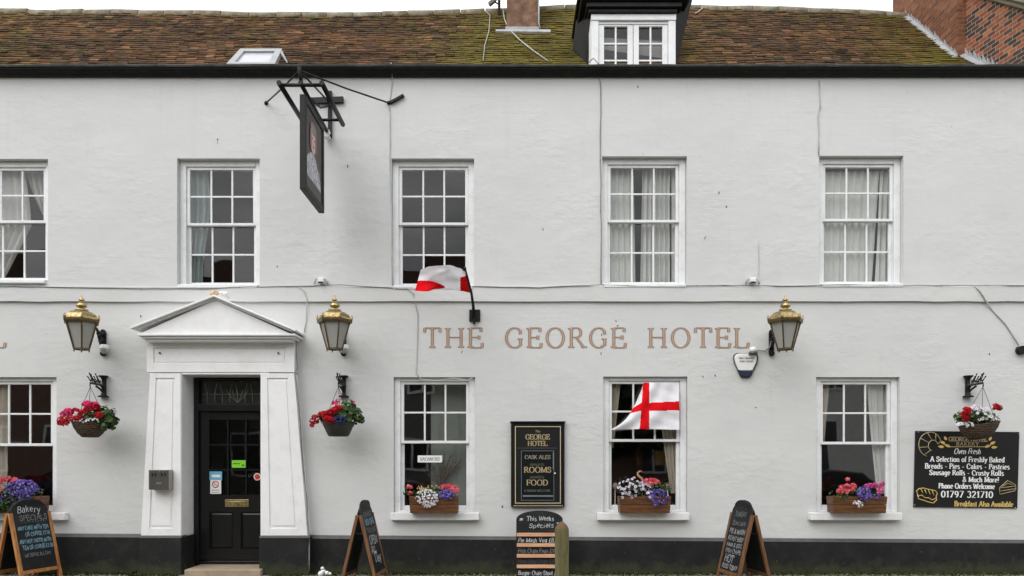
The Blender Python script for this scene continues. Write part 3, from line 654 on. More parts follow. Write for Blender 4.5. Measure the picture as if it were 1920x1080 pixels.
rg = random.Random(44); ms = MB()
for _ in range(7000):
    x = rg.uniform(-8.5, 8.5); d = abs(rg.gauss(0, .14)); h = max(.006, rg.uniform(.012, .05) * (1 - d * 3)); a = rg.uniform(0, 3.14); w = rg.uniform(.008, .022)
    if -4.4 < x < -3.2: continue
    y = -.045 - d - (.15 if -5.05 < x < -2.75 else 0); ms.rnd = rg.random()
    ms.face([(x - w * math.cos(a), y - w * math.sin(a), .001), (x + w * math.cos(a), y + w * math.sin(a), .001), (x + w * .3 + rg.uniform(-.01, .01), y - .01, h)])
tag(ms.build('moss', rnd_mat('pavement_moss', [(0, (.02, .028, .008)), (.6, (.05, .06, .015)), (1, (.11, .10, .04))], .95)), kind='stuff')

# ================================================================== the hotel
hotel = thing('hotel_building', 'white painted two storey hotel with clay tiled roof, black cornice and sash windows', 'hotel', (-1, 0, 0))

UP = [(-68, 90, 298, 526), (332, 487, 297, 535), (734, 889, 297, 537), (1129, 1288, 293, 534), (1536, 1694, 292, 533)]
LO = [(-50, 106, 707, 962), (738, 891, 707, 962), (1131, 1289, 706, 961), (1530, 1687, 707, 961)]
DOOR = (PX(340, -.15), -3.24, 0.0, PZ(700, -.15) - .01)
opens = [(PX(a), PX(b), PZ(d), PZ(c)) for a, b, c, d in UP + LO]
holes = opens + [DOOR]
WX0, WX1, WTOP, WBK = -10.5, 8.6, 6.72, 4.4
wall = MB()
xs = sorted({WX0, WX1, *[h[0] for h in holes], *[h[1] for h in holes]}); zs = sorted({0.0, WTOP, *[h[2] for h in holes], *[h[3] for h in holes]})
for i in range(len(xs) - 1):
    for j in range(len(zs) - 1):
        cx, cz = (xs[i] + xs[i + 1]) / 2, (zs[j] + zs[j + 1]) / 2
        if any(h[0] < cx < h[1] and h[2] < cz < h[3] for h in holes): continue
        wall.face([(xs[i], 0, zs[j]), (xs[i + 1], 0, zs[j]), (xs[i + 1], 0, zs[j + 1]), (xs[i], 0, zs[j + 1])])
for (x0, x1, z0, z1) in holes:
    T = .30
    wall.face([(x0, 0, z0), (x0, 0, z1), (x0, T, z1), (x0, T, z0)])
    wall.face([(x1, 0, z1), (x1, 0, z0), (x1, T, z0), (x1, T, z1)])
    wall.face([(x0, 0, z1), (x1, 0, z1), (x1, T, z1), (x0, T, z1)])
    wall.face([(x1, 0, z0), (x0, 0, z0), (x0, T, z0), (x1, T, z0)])
wall.face([(WX0, 0, 0), (WX0, 0, WTOP), (WX0, WBK, WTOP), (WX0, WBK, 0)])
wall.face([(WX1, 0, 0), (WX1, WBK, 0), (WX1, WBK, WTOP), (WX1, 0, WTOP)])
wall.face([(WX0, WBK, 0), (WX0, WBK, WTOP), (WX1, WBK, WTOP), (WX1, WBK, 0)])
wall.build('wall', M['wall'], hotel)
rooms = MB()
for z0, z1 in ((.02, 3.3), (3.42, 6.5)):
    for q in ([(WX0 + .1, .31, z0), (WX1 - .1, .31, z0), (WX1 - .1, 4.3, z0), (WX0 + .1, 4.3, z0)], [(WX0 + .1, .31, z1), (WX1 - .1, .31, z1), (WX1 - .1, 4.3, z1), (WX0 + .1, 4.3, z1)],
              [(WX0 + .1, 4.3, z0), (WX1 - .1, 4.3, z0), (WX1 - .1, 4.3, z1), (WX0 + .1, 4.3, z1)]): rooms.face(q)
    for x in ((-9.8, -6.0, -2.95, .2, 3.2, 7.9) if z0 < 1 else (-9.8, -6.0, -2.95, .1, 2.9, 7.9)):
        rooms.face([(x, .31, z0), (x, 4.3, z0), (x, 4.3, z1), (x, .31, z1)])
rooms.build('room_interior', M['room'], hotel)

# dark plinth: leaves out the doorway, its top slopes down a touch to the right
def plinth_z(x): return PZ(1000) + (PZ(1012) - PZ(1000)) * (x - PX(100)) / (PX(1920) - PX(100))
pl = MB()
def plinth_run(x0, x1, y):
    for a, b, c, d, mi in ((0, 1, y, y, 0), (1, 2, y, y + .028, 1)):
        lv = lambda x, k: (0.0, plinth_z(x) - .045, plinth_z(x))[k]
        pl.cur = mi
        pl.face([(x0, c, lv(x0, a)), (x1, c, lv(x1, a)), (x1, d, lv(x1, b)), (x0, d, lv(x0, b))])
    pl.cur = 0
    for x in (x0, x1): pl.face([(x, y, 0), (x, 0, 0), (x, 0, plinth_z(x)), (x, y + .028, plinth_z(x)), (x, y, plinth_z(x) - .045)])
plinth_run(WX0, PX(262, -.15), -.03); plinth_run(PX(580, -.15), WX1, -.03)
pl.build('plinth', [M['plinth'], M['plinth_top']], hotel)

# string course: slightly uneven by hand
sc = MB()
n = 60; rg = random.Random(3)
prof = []
for i in range(n + 1):
    x = WX0 + (WX1 - WX0) * i / n
    prof.append((x, PZ(538 + rg.uniform(-1.2, 1.2)), PZ(566 + rg.uniform(-.8, .8)), -.038 + rg.uniform(-.004, .004)))
for a, b in zip(prof, prof[1:]):
    sc.face([(a[0], a[3], a[2]), (b[0], b[3], b[2]), (b[0], b[3], b[1]), (a[0], a[3], a[1])])
    sc.face([(a[0], a[3], a[1]), (b[0], b[3], b[1]), (b[0], 0, b[1] + .012), (a[0], 0, a[1] + .012)])
    sc.face([(a[0], 0, a[2]), (b[0], 0, b[2]), (b[0], b[3], b[2]), (a[0], a[3], a[2])])
sc.build('string_course', M['wall'], hotel)

# cornice: black moulded gutter board with a dirty lip, its grey paled as if catching light
CZ = 6.80
cp = [(0, 6.688), (-.055, 6.688), (-.060, 6.700), (-.080, 6.703), (-.084, 6.712), (-.105, 6.716), (-.125, 6.736), (-.15, 6.741), (-.155, 6.752)]
co = MB(); co.cur = 0
for (y0, z0), (y1, z1) in zip(cp, cp[1:]): co.face([(WX0, y0, z0), (WX1, y0, z0), (WX1, y1, z1), (WX0, y1, z1)])
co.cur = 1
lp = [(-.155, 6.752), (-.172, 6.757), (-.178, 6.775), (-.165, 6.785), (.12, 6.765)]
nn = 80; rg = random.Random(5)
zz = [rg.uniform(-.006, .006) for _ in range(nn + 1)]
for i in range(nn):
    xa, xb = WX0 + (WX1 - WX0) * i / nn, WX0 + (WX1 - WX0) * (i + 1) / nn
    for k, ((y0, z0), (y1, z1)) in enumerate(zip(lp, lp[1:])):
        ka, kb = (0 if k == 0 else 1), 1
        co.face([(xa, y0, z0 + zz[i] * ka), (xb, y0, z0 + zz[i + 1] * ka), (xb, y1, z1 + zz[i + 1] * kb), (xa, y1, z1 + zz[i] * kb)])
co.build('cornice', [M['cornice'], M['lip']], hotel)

# roof: every tile course laid as separate tiles on a sagging slope
RY, FY, FZ = 2.22, .10, 6.74
RT = [(-400, 15), (0, 17), (150, 17), (320, 21), (480, 22), (720, 24), (860, 18), (940, 14), (1075, 11), (1300, 8), (1400, 10), (1500, 14), (1640, 21), (1720, 26), (2100, 30)]
def ridge_z(x):
    k = S * (D + RY) / D; px = HX + x / k
    for (a, ya), (b, yb) in zip(RT, RT[1:]):
        if a <= px <= b: return EYE + (HY - (ya + (yb - ya) * (px - a) / (b - a))) * k - .05
    return EYE + (HY - 18) * k
def roof_pt(x, t, up=0.0):
    z1 = ridge_z(x); sag = -.03 * math.sin(math.pi * t) * (1 + .6 * math.sin(x * .9 + 1))
    z = FZ + (z1 - FZ) * t + sag + .012 * math.sin(x * 1.7 + t * 5) + .006 * math.sin(x * 4.1 - t * 9)
    return (x, FY + (RY - FY) * t - up * .707, z + up * .707)
def roof_from_px(px, py, up=0.0):                           # where the sight line to a photo pixel meets the slope
    best = None
    for i in range(400):
        t = i / 399; y = FY + (RY - FY) * t; x = PX(px, y); q = roof_pt(x, t)
        e = abs(q[2] - PZ(py, y))
        if best is None or e < best[0]: best = (e, x, t)
    return roof_pt(best[1], best[2], up)
NR, TW = 34, .14
rf = MB(); rg = random.Random(11)
def gauss(x, c, w): return math.exp(-((x - c) / w) ** 2)
def moss_at(px, t):
    m = .04 + .10 * gauss(t, 1.0, .10)
    m += (.56 * gauss(px, 1000, 165)) * (1 - .5 * t) + .12 * gauss(px, 860, 60) * (1 - t)
    m += .22 * gauss(px, 1710, 110) + .05 + .30 * gauss(px, 1765, 45) * gauss(t, .25, .25) + .10 * (1 - abs(math.sin(px * .021))) * t + .22 * gauss(px, 1290, 40) * (1 - t) + .12 * gauss(px, 30, 60) + .10 * gauss(px, 480, 60) * t
    return m
for r_ in range(NR):
    t0 = r_ / NR; t1 = min(1.0, (r_ + 1.5) / NR)
    x = WX0 - rg.uniform(0, TW)
    row_off = rg.uniform(-.004, .004)
    while x < 7.4:
        w = TW * rg.uniform(.93, 1.05); a, b = x + .002, x + w - .002
        lift = .022 + rg.uniform(-.004, .006) + row_off; tilt = rg.uniform(-.004, .004); dt = rg.uniform(-.002, .002)
        if rg.random() < .012: dt -= .018; lift += .012
        px = HX + x / (S * (D + FY + (RY - FY) * t0) / D)
        patch = .5 +   .5 * math.sin(x * 1.3 + 2 * math.sin(r_ * .31 + x * .4))
        rf.rnd = min(1, max(0, rg.gauss(.42 + .18 * (patch - .5), .15)))
        rf.mval = max(0, moss_at(px, t0) + rg.uniform(-.10, .10))
        A, B_ = roof_pt(a, t0 + dt, lift + tilt), roof_pt(b, t0 + dt, lift - tilt)
        C_, D_ = roof_pt(b, t1, .004), roof_pt(a, t1, .004)
        a2, b2 = roof_pt(a, t0 + dt, lift + tilt - .014), roof_pt(b, t0 + dt, lift - tilt - .014)
        rf.face([A, B_, C_, D_]); r0_ = rf.rnd; rf.rnd = min(1, r0_ * .9 + .30); rf.face([a2, b2, B_, A]); rf.rnd = r0_ * .5; rf.face([a2, A, D_]); rf.face([B_, b2, C_])  # front edges coloured lighter for the light they catch, sides coloured darker
        x += w
rf.rnd = .1; rf.mval = .001
for i in range(120):
    a, b = WX0 + 18.2 * i / 120, WX0 + 18.2 * (i + 1) / 120
    for j in range(14):
        ta, tb = -.02 + 1.02 * j / 14, -.02 + 1.02 * (j + 1) / 14
        rf.face([roof_pt(a, ta, -.022), roof_pt(b, ta, -.022), roof_pt(b, tb, -.022), roof_pt(a, tb, -.022)])
    rf.face([roof_pt(a, 1, -.03), roof_pt(b, 1, -.03), (b, WBK + .1, 6.6), (a, WBK + .1, 6.6)])
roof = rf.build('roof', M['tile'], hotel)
rt = MB(); rg = random.Random(4); x = WX0
while x < 7.0:
    w = rg.uniform(.40, .47); a, b = roof_pt(x, 1), roof_pt(x + w - .012, 1)
    dz = rg.uniform(-.012, .008)
    rt.tube([(a[0], a[1] + .01, a[2] - .035 + dz), (b[0], b[1] + .01, b[2] - .035 + dz + rg.uniform(-.006, .006))], .088, 12)
    x += w
rt.build('ridge_tiles', M['ridge'], roof)

# chimney
ch = MB(); cf = roof_from_px(980, 60)
cy = cf[1]; cx0, cx1 = PX(950, cy), PX(1010, cy)
ch.box(cx0, cx1, cy, cy + .62, cf[2] - .2, 10.6); ch.box(cx0 - .05, cx1 + .05, cy - .05, cy + .67, 10.6, 10.75)
chim = ch.build('chimney', M['chimney'], hotel, bevel=.015)
fl = MB()
for dx0, dx1, z0, z1, y in ((cx0 - .02, cx1 + .03, -.06, .075, -.018),): fl.box(dx0, dx1, cy + y, cy - .001, cf[2] + z0, cf[2] + z1)
pa, pb = roof_pt(cx0 - .17, (cy - FY) / (RY - FY) - .03, .045), roof_pt(cx1 + .18, (cy - FY) / (RY - FY) - .04, .045)
fl.prism([pa, pb, (pb[0], pb[1] + .06, pb[2] + .07), (pa[0], pa[1] + .06, pa[2] + .06)], [(p[0], p[1] + .015, p[2] - .02) for p in (pa, pb, (pb[0], pb[1] + .06, pb[2] + .07), (pa[0], pa[1] + .06, pa[2] + .06))])
fl.tube([(cx1 + .005, cy - .03, 9.9), (cx1 + .0, cy - .03, cf[2] + .12), (cx1 + .02, cy - .05, cf[2] + .03)], .014, 6)
fl.build('flashing', M['lead'], chim)
pt = MB(); pt.lathe([(.10, 0), (.12, .05), (.10, .1), (.085, .45), (.105, .5), (.07, .5)], ((cx0 + cx1) / 2, cy + .3, 10.75)); pt.build('chimney_pot', M['brick_red'], chim)

# skylight
sk = MB(); c4 = [roof_from_px(434, 127, .06), roof_from_px(516, 127, .06), roof_from_px(528, 102, .06), roof_from_px(456, 102, .06)]
def lerp4(u, v, w=0):
    a = Vector(c4[0]).lerp(Vector(c4[1]), u); b = Vector(c4[3]).lerp(Vector(c4[2]), u)
    return a.lerp(b, v) + Vector((0, -.707, .707)) * w
def slab(mb, u0, u1, v0, v1, w0, w1): mb.prism([lerp4(u0, v0, w1), lerp4(u1, v0, w1), lerp4(u1, v1, w1), lerp4(u0, v1, w1)], [lerp4(u0, v0, w0), lerp4(u1, v0, w0), lerp4(u1, v1, w0), lerp4(u0, v1, w0)])
for q in ((-.04, .11, -.15, 1.0), (.89, 1.04, -.15, 1.0), (.11, .89, .80, 1.0), (.11, .89, -.15, -.02)): slab(sk, *q, -.09, .02)
sky_l = sk.build('skylight', mat('weathered_skylight_frame', (0.33, 0.335, 0.345), .5, var=.15, dirt=(.2, .2, .18), dirt_amt=.5), hotel)
s2 = MB(); slab(s2, .11, .89, -.02, .80, -.03, -.008); s2.build('pane', mat('skylight_pane_sky_reflection', (0.50, 0.515, 0.54), .12), sky_l)  # pane coloured pale to stand for the white sky it reflects
s3 = MB(); s3.prism([lerp4(1.02, .75, .015), lerp4(1.25, .30, -.02), lerp4(1.27, .18, -.03), lerp4(1.02, .98, .015)], [lerp4(1.02, .75, .005), lerp4(1.25, .30, -.03), lerp4(1.27, .18, -.04), lerp4(1.02, .98, .005)]); s3.build('flashing', M['lead'], sky_l)

# ------------------------------------------------------------------ sash windows
def bars(mb, x0, x1, z0, z1, y0, y1, cols, rows, stile, top, bot, bar, rg=None):
    """one sash: stiles, rails and glazing bars butted end to end; returns the glass rectangle"""
    mb.box(x0, x0 + stile, y0, y1, z0, z1); mb.box(x1 - stile, x1, y0, y1, z0, z1)
    gx0, gx1, gz0, gz1 = x0 + stile, x1 - stile, z0 + bot, z1 - top
    mb.box(gx0, gx1, y0, y1, gz1, z1); mb.box(gx0, gx1, y0, y1, z0, gz0)
    ys, ye = y0 + .008, y1 - .004
    vx = [gx0 + (gx1 - gx0) * k / cols for k in range(1, cols)]
    for k, v in enumerate(vx): mb.box(v - bar / 2, v + bar / 2, ys, ye, gz0, gz1)
    ed = [gx0] + sum([[v - bar / 2, v + bar / 2] for v in vx], []) + [gx1]
    for r_ in range(1, rows):
        z = gz0 + (gz1 - gz0) * r_ / rows
        for k in range(0, len(ed), 2): mb.box(ed[k], ed[k + 1], ys + .002, ye - .002, z - bar / 2, z + bar / 2)
    return gx0, gx1, gz0, gz1
prg = random.Random(17)
def sash_window(px, mid, upper, lab, sill):
    x0, x1, z0, z1 = PX(px[0]), PX(px[1]), PZ(px[3]), PZ(px[2])
    yb = .085 if upper else .06
    side, headh, foot = .082, (.075 if upper else .05), (.02 if upper else .03)
    fr = MB()
    def ring(a0, a1, b0, b1, s_, h_, f_, ya, yc):
        fr.box(a0, a0 + s_, ya, yc, b0, b1); fr.box(a1 - s_, a1, ya, yc, b0, b1)
        fr.box(a0 + s_, a1 - s_, ya, yc, b1 - h_, b1); fr.box(a0 + s_, a1 - s_, ya, yc, b0, b0 + f_)
    ring(x0 + .002, x1 - .002, z0 + .002, z1 - .002, side, headh, foot, yb, yb + .19)
    ix0, ix1, iz0, iz1 = x0 + side, x1 - side, z0 + foot, z1 - headh
    w = fr.build('window', M['trim'], hotel, bevel=.006)
    if lab: w['label'] = lab
    zm = PZ(mid, .12)
    us = MB(); gu = bars(us, ix0 + .004, ix1 - .004, zm - .018, iz1 - .003, yb + .025, yb + .062, 3, 2, .042, .038, .036, .024); us.build('upper_sash', M['trim'], w, bevel=.004)
    ls = MB(); gl = bars(ls, ix0 + .002, ix1 - .002, iz0 + .002, zm + .014, yb + .066, yb + .103, 3 if upper else 1, 2 if upper else 1, .044, .032, .062 if not upper else .05, .024); ls.build('lower_sash', M['trim'], w, bevel=.004)
    for (a, b, c, d), y in ((gu, yb + .045), (gl, yb + .086)):
        gm = MB(); nc, nr_ = (3, 2) if (upper or y < yb + .06) else (1, 1)      # each old pane sits at its own slight tilt
        for i in range(nc):
            for j in range(nr_):
                pa, pb_, pc_, pd = a + (b - a) * i / nc, a + (b - a) * (i + 1) / nc, c + (d - c) * j / nr_, c + (d - c) * (j + 1) / nr_
                tx, tz, t0 = prg.uniform(-.0025, .0025), prg.uniform(-.004, .004), prg.uniform(-.001, .001)
                gm.face([(pa, y + t0 - tx - tz, pc_), (pb_, y + t0 + tx - tz, pc_), (pb_, y + t0 + tx + tz, pd), (pa, y + t0 - tx + tz, pd)])
        gm.build('glass_pane', M['glass'] if upper else M['glass_low'], w)
    sl = MB()
    if sill:
        sz = PZ(961.5, -.10)
        sl.box(PX(sill[0], -.1), PX(sill[1], -.1), -.10, -.002, sz - .10, sz)
        sl.box(x0 + .004, x1 - .004, .0, .16, sz - .06, sz - .002)
    else:
        sl.prism([(x0 + .005, .0, z0 - .02), (x1 - .005, .0, z0 - .02), (x1 - .005, .0, z0 + .015), (x0 + .005, .0, z0 + .015)], [(x0 + .005, .10, z0 - .02), (x1 - .005, .10, z0 - .02), (x1 - .005, .10, z0 + .03), (x0 + .005, .10, z0 + .03)])
        sl.box(x0 + .02, x1 - .02, -.05, -.001, z0 - .045, z0 - .012)
    sl.build('sill', M['trim'], w, bevel=.008)
    return w
for p, mid in zip(UP, (416, 421, 420, 415, 413)): sash_window(p, mid, True, None, None)
for p, mid, sl in zip(LO, (834, 829, 826, 831), ((-62, 121), (732, 898), (1120, 1293), (1520, 1692))): sash_window(p, mid, False, None, sl)

# ------------------------------------------------------------------ dormer
DY = .30
dx0, dx1 = PX(1109, DY), PX(1267, DY); dz0, dz1 = PZ(128, DY), PZ(27, DY)
dm = MB()
dm.box(dx0, dx0 + .10, DY, DY + .12, dz0, dz1 - .085); dm.box(dx1 - .10, dx1, DY, DY + .12, dz0, dz1 - .085)
dm.box(dx0 - .005, dx1 + .005, DY - .012, DY + .12, dz1 - .084, dz1); dm.box(dx0 + .10, dx1 - .10, DY + .02, DY + .12, dz1 - .125, dz1 - .085)
dm.box(dx0 + .10, dx1 - .10, DY + .01, DY + .12, dz0 - .42, dz0 - .3); dm.box(dx0, dx1, DY + .02, DY + .12, 6.6, dz0 - .42)
dm.box(dx0, dx0 + .10, DY, DY + .12, dz0 - .42, dz0); dm.box(dx1 - .10, dx1, DY, DY + .12, dz0 - .42, dz0)
dorm = dm.build('dormer', M['trim'], hotel, bevel=.006)
cw = (dx1 - dx0 - .2)
for k in range(2):
    cs = MB(); a = dx0 + .10 + k * (cw / 2) + .004; b = a + cw / 2 - .008
    gx = bars(cs, a, b, PZ(51, DY + .05) - .99, dz1 - .128, DY + .03, DY + .075, 2, 4, .075, dz1 - .128 - PZ(51, DY + .05), .05, .024); c_ = cs.build('casement', M['trim'], dorm, bevel=.004)
    gm = MB(); gm.face([(gx[0], DY + .065, gx[2]), (gx[1], DY + .065, gx[2]), (gx[1], DY + .065, gx[3]), (gx[0], DY + .065, gx[3])]); gm.build('glass_pane', M['glass'], dorm)
for pts in ([(1109, 27, DY + .03), (1109, 130, DY + .03), (1098, 116, DY + .22), (1074, 92, .86), (1080, 40, .80), (1087, -30, .70)],
            [(1267, 27, DY + .03), (1267, 130, DY + .03), (1267.5, 108, DY + .30), (1270, 86, .74), (1281, 50, .70), (1305, -30, .62)]):
    ck = MB(); q = [Vector(P(*p)) for p in pts]; ck.prism(q, [p + Vector((.0, .05, .02)) for p in q]); ck.build('cheek', M['cornice'], dorm)
ck = MB(); q = [Vector(P(*p)) for p in ((1109, 32, DY + .012), (1109, 130, DY + .012), (1101, 130, DY + .24), (1098, 118, DY + .24), (1107, 40, DY + .05))]
ck.prism(q, [p + Vector((.012, .012, 0)) for p in q]); ck.build('side_board', M['trim'], dorm)
hd = MB()
hd.box(PX(1104, DY - .05), PX(1270, DY - .05), DY - .05, DY + .5, dz1 + .002, dz1 + .055)
hd.box(PX(1100, DY - .09), PX(1279, DY - .09), DY - .09, DY + .9, dz1 + .056, dz1 + .125)
hd.box(PX(1090, DY - .13), PX(1292, DY - .13), DY - .13, DY + 1.2, dz1 + .126, dz1 + .21)
a, b = PX(1084, DY - .16), PX(1299, DY - .16); zt = dz1 + .211; m_ = (a + b) / 2
hd.prism([(a, DY - .16, zt), (b, DY - .16, zt), (b, DY - .16, zt + .03), (a, DY - .16, zt + .03)], [(a, DY + 2.2, zt), (b, DY + 2.2, zt), (b, DY + 2.2, zt + .03), (a, DY + 2.2, zt + .03)])
for q in ([(a, DY - .16, zt + .03), (b, DY - .16, zt + .03), (m_, DY + .7, zt + .75)], [(a, DY - .16, zt + .03), (m_, DY + .7, zt + .75), (m_, DY + 2.2, zt + .75), (a, DY + 2.2, zt + .03)],
          [(b, DY - .16, zt + .03), (b, DY + 2.2, zt + .03), (m_, DY + 2.2, zt + .75), (m_, DY + .7, zt + .75)]): hd.face(q)
hd.build('hood', M['cornice'], dorm, bevel=.01)
db = MB(); db.box(dx0 + .1, dx1 - .1, DY + .6, DY + .62, 6.6, dz1); db.build('room_interior', M['room'], dorm)
bl = MB(); bl.face([P(1125, 92, DY + .16), P(1262, 112, DY + .16), P(1262, 78, DY + .16), P(1125, 70, DY + .16)]); bl.build('blind', M['blind'], dorm)

# ------------------------------------------------------------------ doorcase with pediment
pf = -.40                                                    # front of the raking cornice
ax, az = PX(400, pf), PZ(552, pf); lx, lz = PX(243, pf), PZ(613, pf); rx, rz = PX(555, pf), PZ(618, pf)
pc = MB()
def rake(x0, z0, x1, z1, d0, d1, y0, y1):
    dx, dz = x1 - x0, z1 - z0; l = math.hypot(dx, dz); nx, nz = dz / l, -dx / l
    if nz > 0: nx, nz = -nx, -nz
    pts = [(x0 + nx * d0, z0 + nz * d0), (x1 + nx * d0, z1 + nz * d0), (x1 + nx * d1, z1 + nz * d1), (x0 + nx * d1, z0 + nz * d1)]
    pc.extrude_y(pts, y0, y1)
t_ = .026
rake(lx, lz, ax, az, 0, t_, pf, 0); rake(ax, az, rx, rz, 0, t_, pf, 0)
rake(lx + .07, lz - .0, ax, az - .03, 0, .022, pf + .05, 0); rake(ax, az - .03, rx - .07, rz - .0, 0, .022, pf + .05, 0)
for z, h, xo, yo in ((PZ(625, -.36), .030, .0, -.36), (PZ(630, -.33), .030, .035, -.325), (PZ(635, -.3), .032, .07, -.285)):
    pc.box(lx + .075 + xo, rx - .02 - xo, yo, 0, z - h, z - .001)
ped = pc.build('pediment', M['portico'], hotel, bevel=.006)
ty = MB(); q = [(lx + .085, PZ(626, -.33)), (rx - .085, PZ(626, -.33)), (ax, az - .055)]
ty.extrude_y(q, -.325, -.02); ty.build('tympanum', M['portico'], ped)
en = MB(); ex0, ex1, ez0, ez1 = PX(275, -.15), PX(552, -.15), PZ(698, -.15), PZ(642, -.15)
def panelled(mb, x0, x1, y, yb, z0, z1, in0, in1, jn0, jn1, rec=.014):
    mb.box(x0, in0, y, yb, z0, z1); mb.box(in1, x1, y, yb, z0, z1); mb.box(in0, in1, y, yb, jn1, z1); mb.box(in0, in1, y, yb, z0, jn0)
    mb.box(in0, in1, y + rec, yb, jn0, jn1)
    e = .016; mb.box(in0 + e, in1 - e, y + rec - .007, y + rec, jn0 + e, jn1 - e)
panelled(en, ex0, ex1, -.15, .0, ez0, ez1, PX(288, -.15), PX(535, -.15), PZ(681, -.15), PZ(652, -.15))
ent = en.build('entablature', M['portico'], hotel, bevel=.004)
for px_ in (300, 522):
    bo = MB(); c = P(px_, 662, -.15); bo.tube([(c[0], -.136, c[2]), (c[0], -.165, c[2])], .012, 8); bo.build('bolt', M['iron'], ent)
zt, zb = PZ(700, -.15), plinth_z(-4.5) - .004
def pilaster(xt0, xt1, xb0, xb1, ip, mirror):
    mb = MB(); y0 = -.15
    mb.prism([(xt0, y0, zt), (xt1, y0, zt), (xb1, y0, zb), (xb0, y0, zb)], [(xt0, 0, zt), (xt1, 0, zt), (xb1, 0, zb), (xb0, 0, zb)])
    # raised margin round a sunk panel
    def at(u, v, y): return (xt0 + (xb0 - xt0) * v + u * ((xt1 + (xb1 - xt1) * v) - (xt0 + (xb0 - xt0) * v)), y, zt + (zb - zt) * v)
    for u0, u1, v0, v1 in ((0, .2, 0, 1), (.8, 1, 0, 1), (.2, .8, 0, .03), (.2, .8, .955, 1)):
        f4 = [(u0, v0), (u1, v0), (u1, v1), (u0, v1)]
        mb.prism([at(u, v, y0 - .014) for u, v in f4], [at(u, v, y0 - .001) for u, v in f4])
    f4 = [(.26, .045), (.74, .045), (.74, .94), (.26, .94)]; mb.prism([at(u, v, y0 - .008) for u, v in f4], [at(u, v, y0 - .001) for u, v in f4])
    return mb.build('pilaster', M['portico'], hotel, bevel=.004)
pilaster(PX(282, -.15), PX(339.5, -.15), PX(265, -.15), PX(340, -.15), 0, 1)
pilaster(PX(489, -.15), PX(552, -.15), PX(489, -.15), PX(577, -.15), 0, -1)
for a, b, dx_ in ((PX(261, -.17), PX(340, -.17), DOOR[0]), (PX(486, -.17), PX(580, -.17), DOOR[1])):
    pb_ = MB(); pb_.cur = 0; pb_.box(a, b, -.175, -.001, 0, zb - .03)
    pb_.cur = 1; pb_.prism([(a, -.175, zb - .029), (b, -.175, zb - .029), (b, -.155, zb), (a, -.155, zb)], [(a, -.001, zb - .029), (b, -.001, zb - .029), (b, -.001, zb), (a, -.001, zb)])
    pb_.cur = 0; pb_.box(dx_ - .012, dx_ + .012, 0.0, .24, 0, zb - .02)
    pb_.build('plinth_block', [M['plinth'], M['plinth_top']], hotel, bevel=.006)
rv = MB(); rv.box(DOOR[0] - .004, DOOR[0] + .004, -.14, .24, zb, zt - .01); rv.box(DOOR[0], DOOR[1], -.14, .24, zt - .012, zt + .01); rv.build('door_reveal', M['portico'], hotel)
# the black door
yd = .28
fx0, fx1 = DOOR[0] + .012, DOOR[1] - .012; dl0, dl1 = PX(376, yd), fx1 - .05
zl0, zl1 = PZ(1050, yd), PZ(772, yd); ztop = DOOR[3] - .014
df = MB(); df.box(fx0, dl0 - .004, .22, .36, 0.085, ztop); df.box(dl1 + .004, fx1, .22, .36, 0.085, ztop)
df.box(dl0 - .004, dl1 + .004, .21, .36, zl1 + .004, PZ(758, yd)); df.box(dl0 - .004, dl1 + .004, .23, .36, ztop - .03, ztop); df.box(dl0 - .004, dl1 + .004, .235, .36, 0.085, zl0 - .006)
dfr = df.build('door_frame', M['black'], hotel, bevel=.006)
fz0, fz1 = PZ(758, yd) + .001, ztop - .031
fl_ = MB(); fl_.face([(dl0, .30, fz0), (dl1, .30, fz0), (dl1, .30, fz1), (dl0, .30, fz1)]); fl_.build('fanlight', mat('obscured_leaded_glass', (.030, .036, .030), .18, var=.5, scale=12, bump=.5, bscale=18), dfr)
ld = MB(); cx = (dl0 + dl1) / 2
for k in range(-4, 5):
    xx = cx + k * .105
    pts = [(xx, .293, fz0 + .01), (xx, .293, fz0 + .12 + .03 * abs(k % 2)), (xx + .03 * (1 if k % 2 else -1), .293, fz1 - .03)]
    ld.tube(pts, .0045, 5)
for k in (-2, -1, 0, 1, 2): ld.tube([(cx, .292, fz0 + .02), (cx + k * .055, .292, fz0 + .12), (cx + k * .075, .292, fz0 + .2)], .0045, 5)
ld.tube([(dl0 + .02, .294, fz0 + .14), (dl1 - .02, .294, fz0 + .14)], .0035, 5)
ld.build('leading', mat('grey_lead_came', (.32, .34, .31), .6), dfr)
dr = MB()
gx0, gx1, gz0, gz1 = PX(393, yd), dl1 - .13, PZ(928, yd), PZ(787, yd)
dr.box(dl0, gx0, .27, .325, zl0, zl1); dr.box(gx1, dl1, .27, .325, zl0, zl1); dr.box(gx0, gx1, .27, .325, gz1, zl1); dr.box(gx0, gx1, .27, .325, PZ(955, yd), gz0)
mid0, mid1 = PX(438, yd), PX(452, yd); pz0, pz1 = PZ(1030, yd), PZ(960, yd)
dr.box(gx0, gx1, .27, .325, zl0, pz0); dr.box(gx0, gx1, .27, .325, pz1, PZ(955, yd) - .0005); dr.box(mid0, mid1, .27, .325, pz0, pz1)
for a, b in ((gx0, mid0), (mid1, gx1)):
    dr.box(a, b, .292, .325, pz0, pz1)
    e = .035; dr.prism([(a, .2915, pz0), (b, .2915, pz0), (b, .2915, pz1), (a, .2915, pz1)], [(a, .2918, pz0), (b, .2918, pz0), (b, .2918, pz1), (a, .2918, pz1)])
    dr.prism([(a + e, .277, pz0 + e), (b - e, .277, pz0 + e), (b - e, .277, pz1 - e), (a + e, .277, pz1 - e)], [(a + .012, .291, pz0 + .012), (b - .012, .291, pz0 + .012), (b - .012, .291, pz1 - .012), (a + .012, .291, pz1 - .012)])
vb = [gx0 + (gx1 - gx0) * k / 3 for k in (1, 2)]
for v in vb: dr.box(v - .011, v + .011, .276, .32, gz0, gz1)
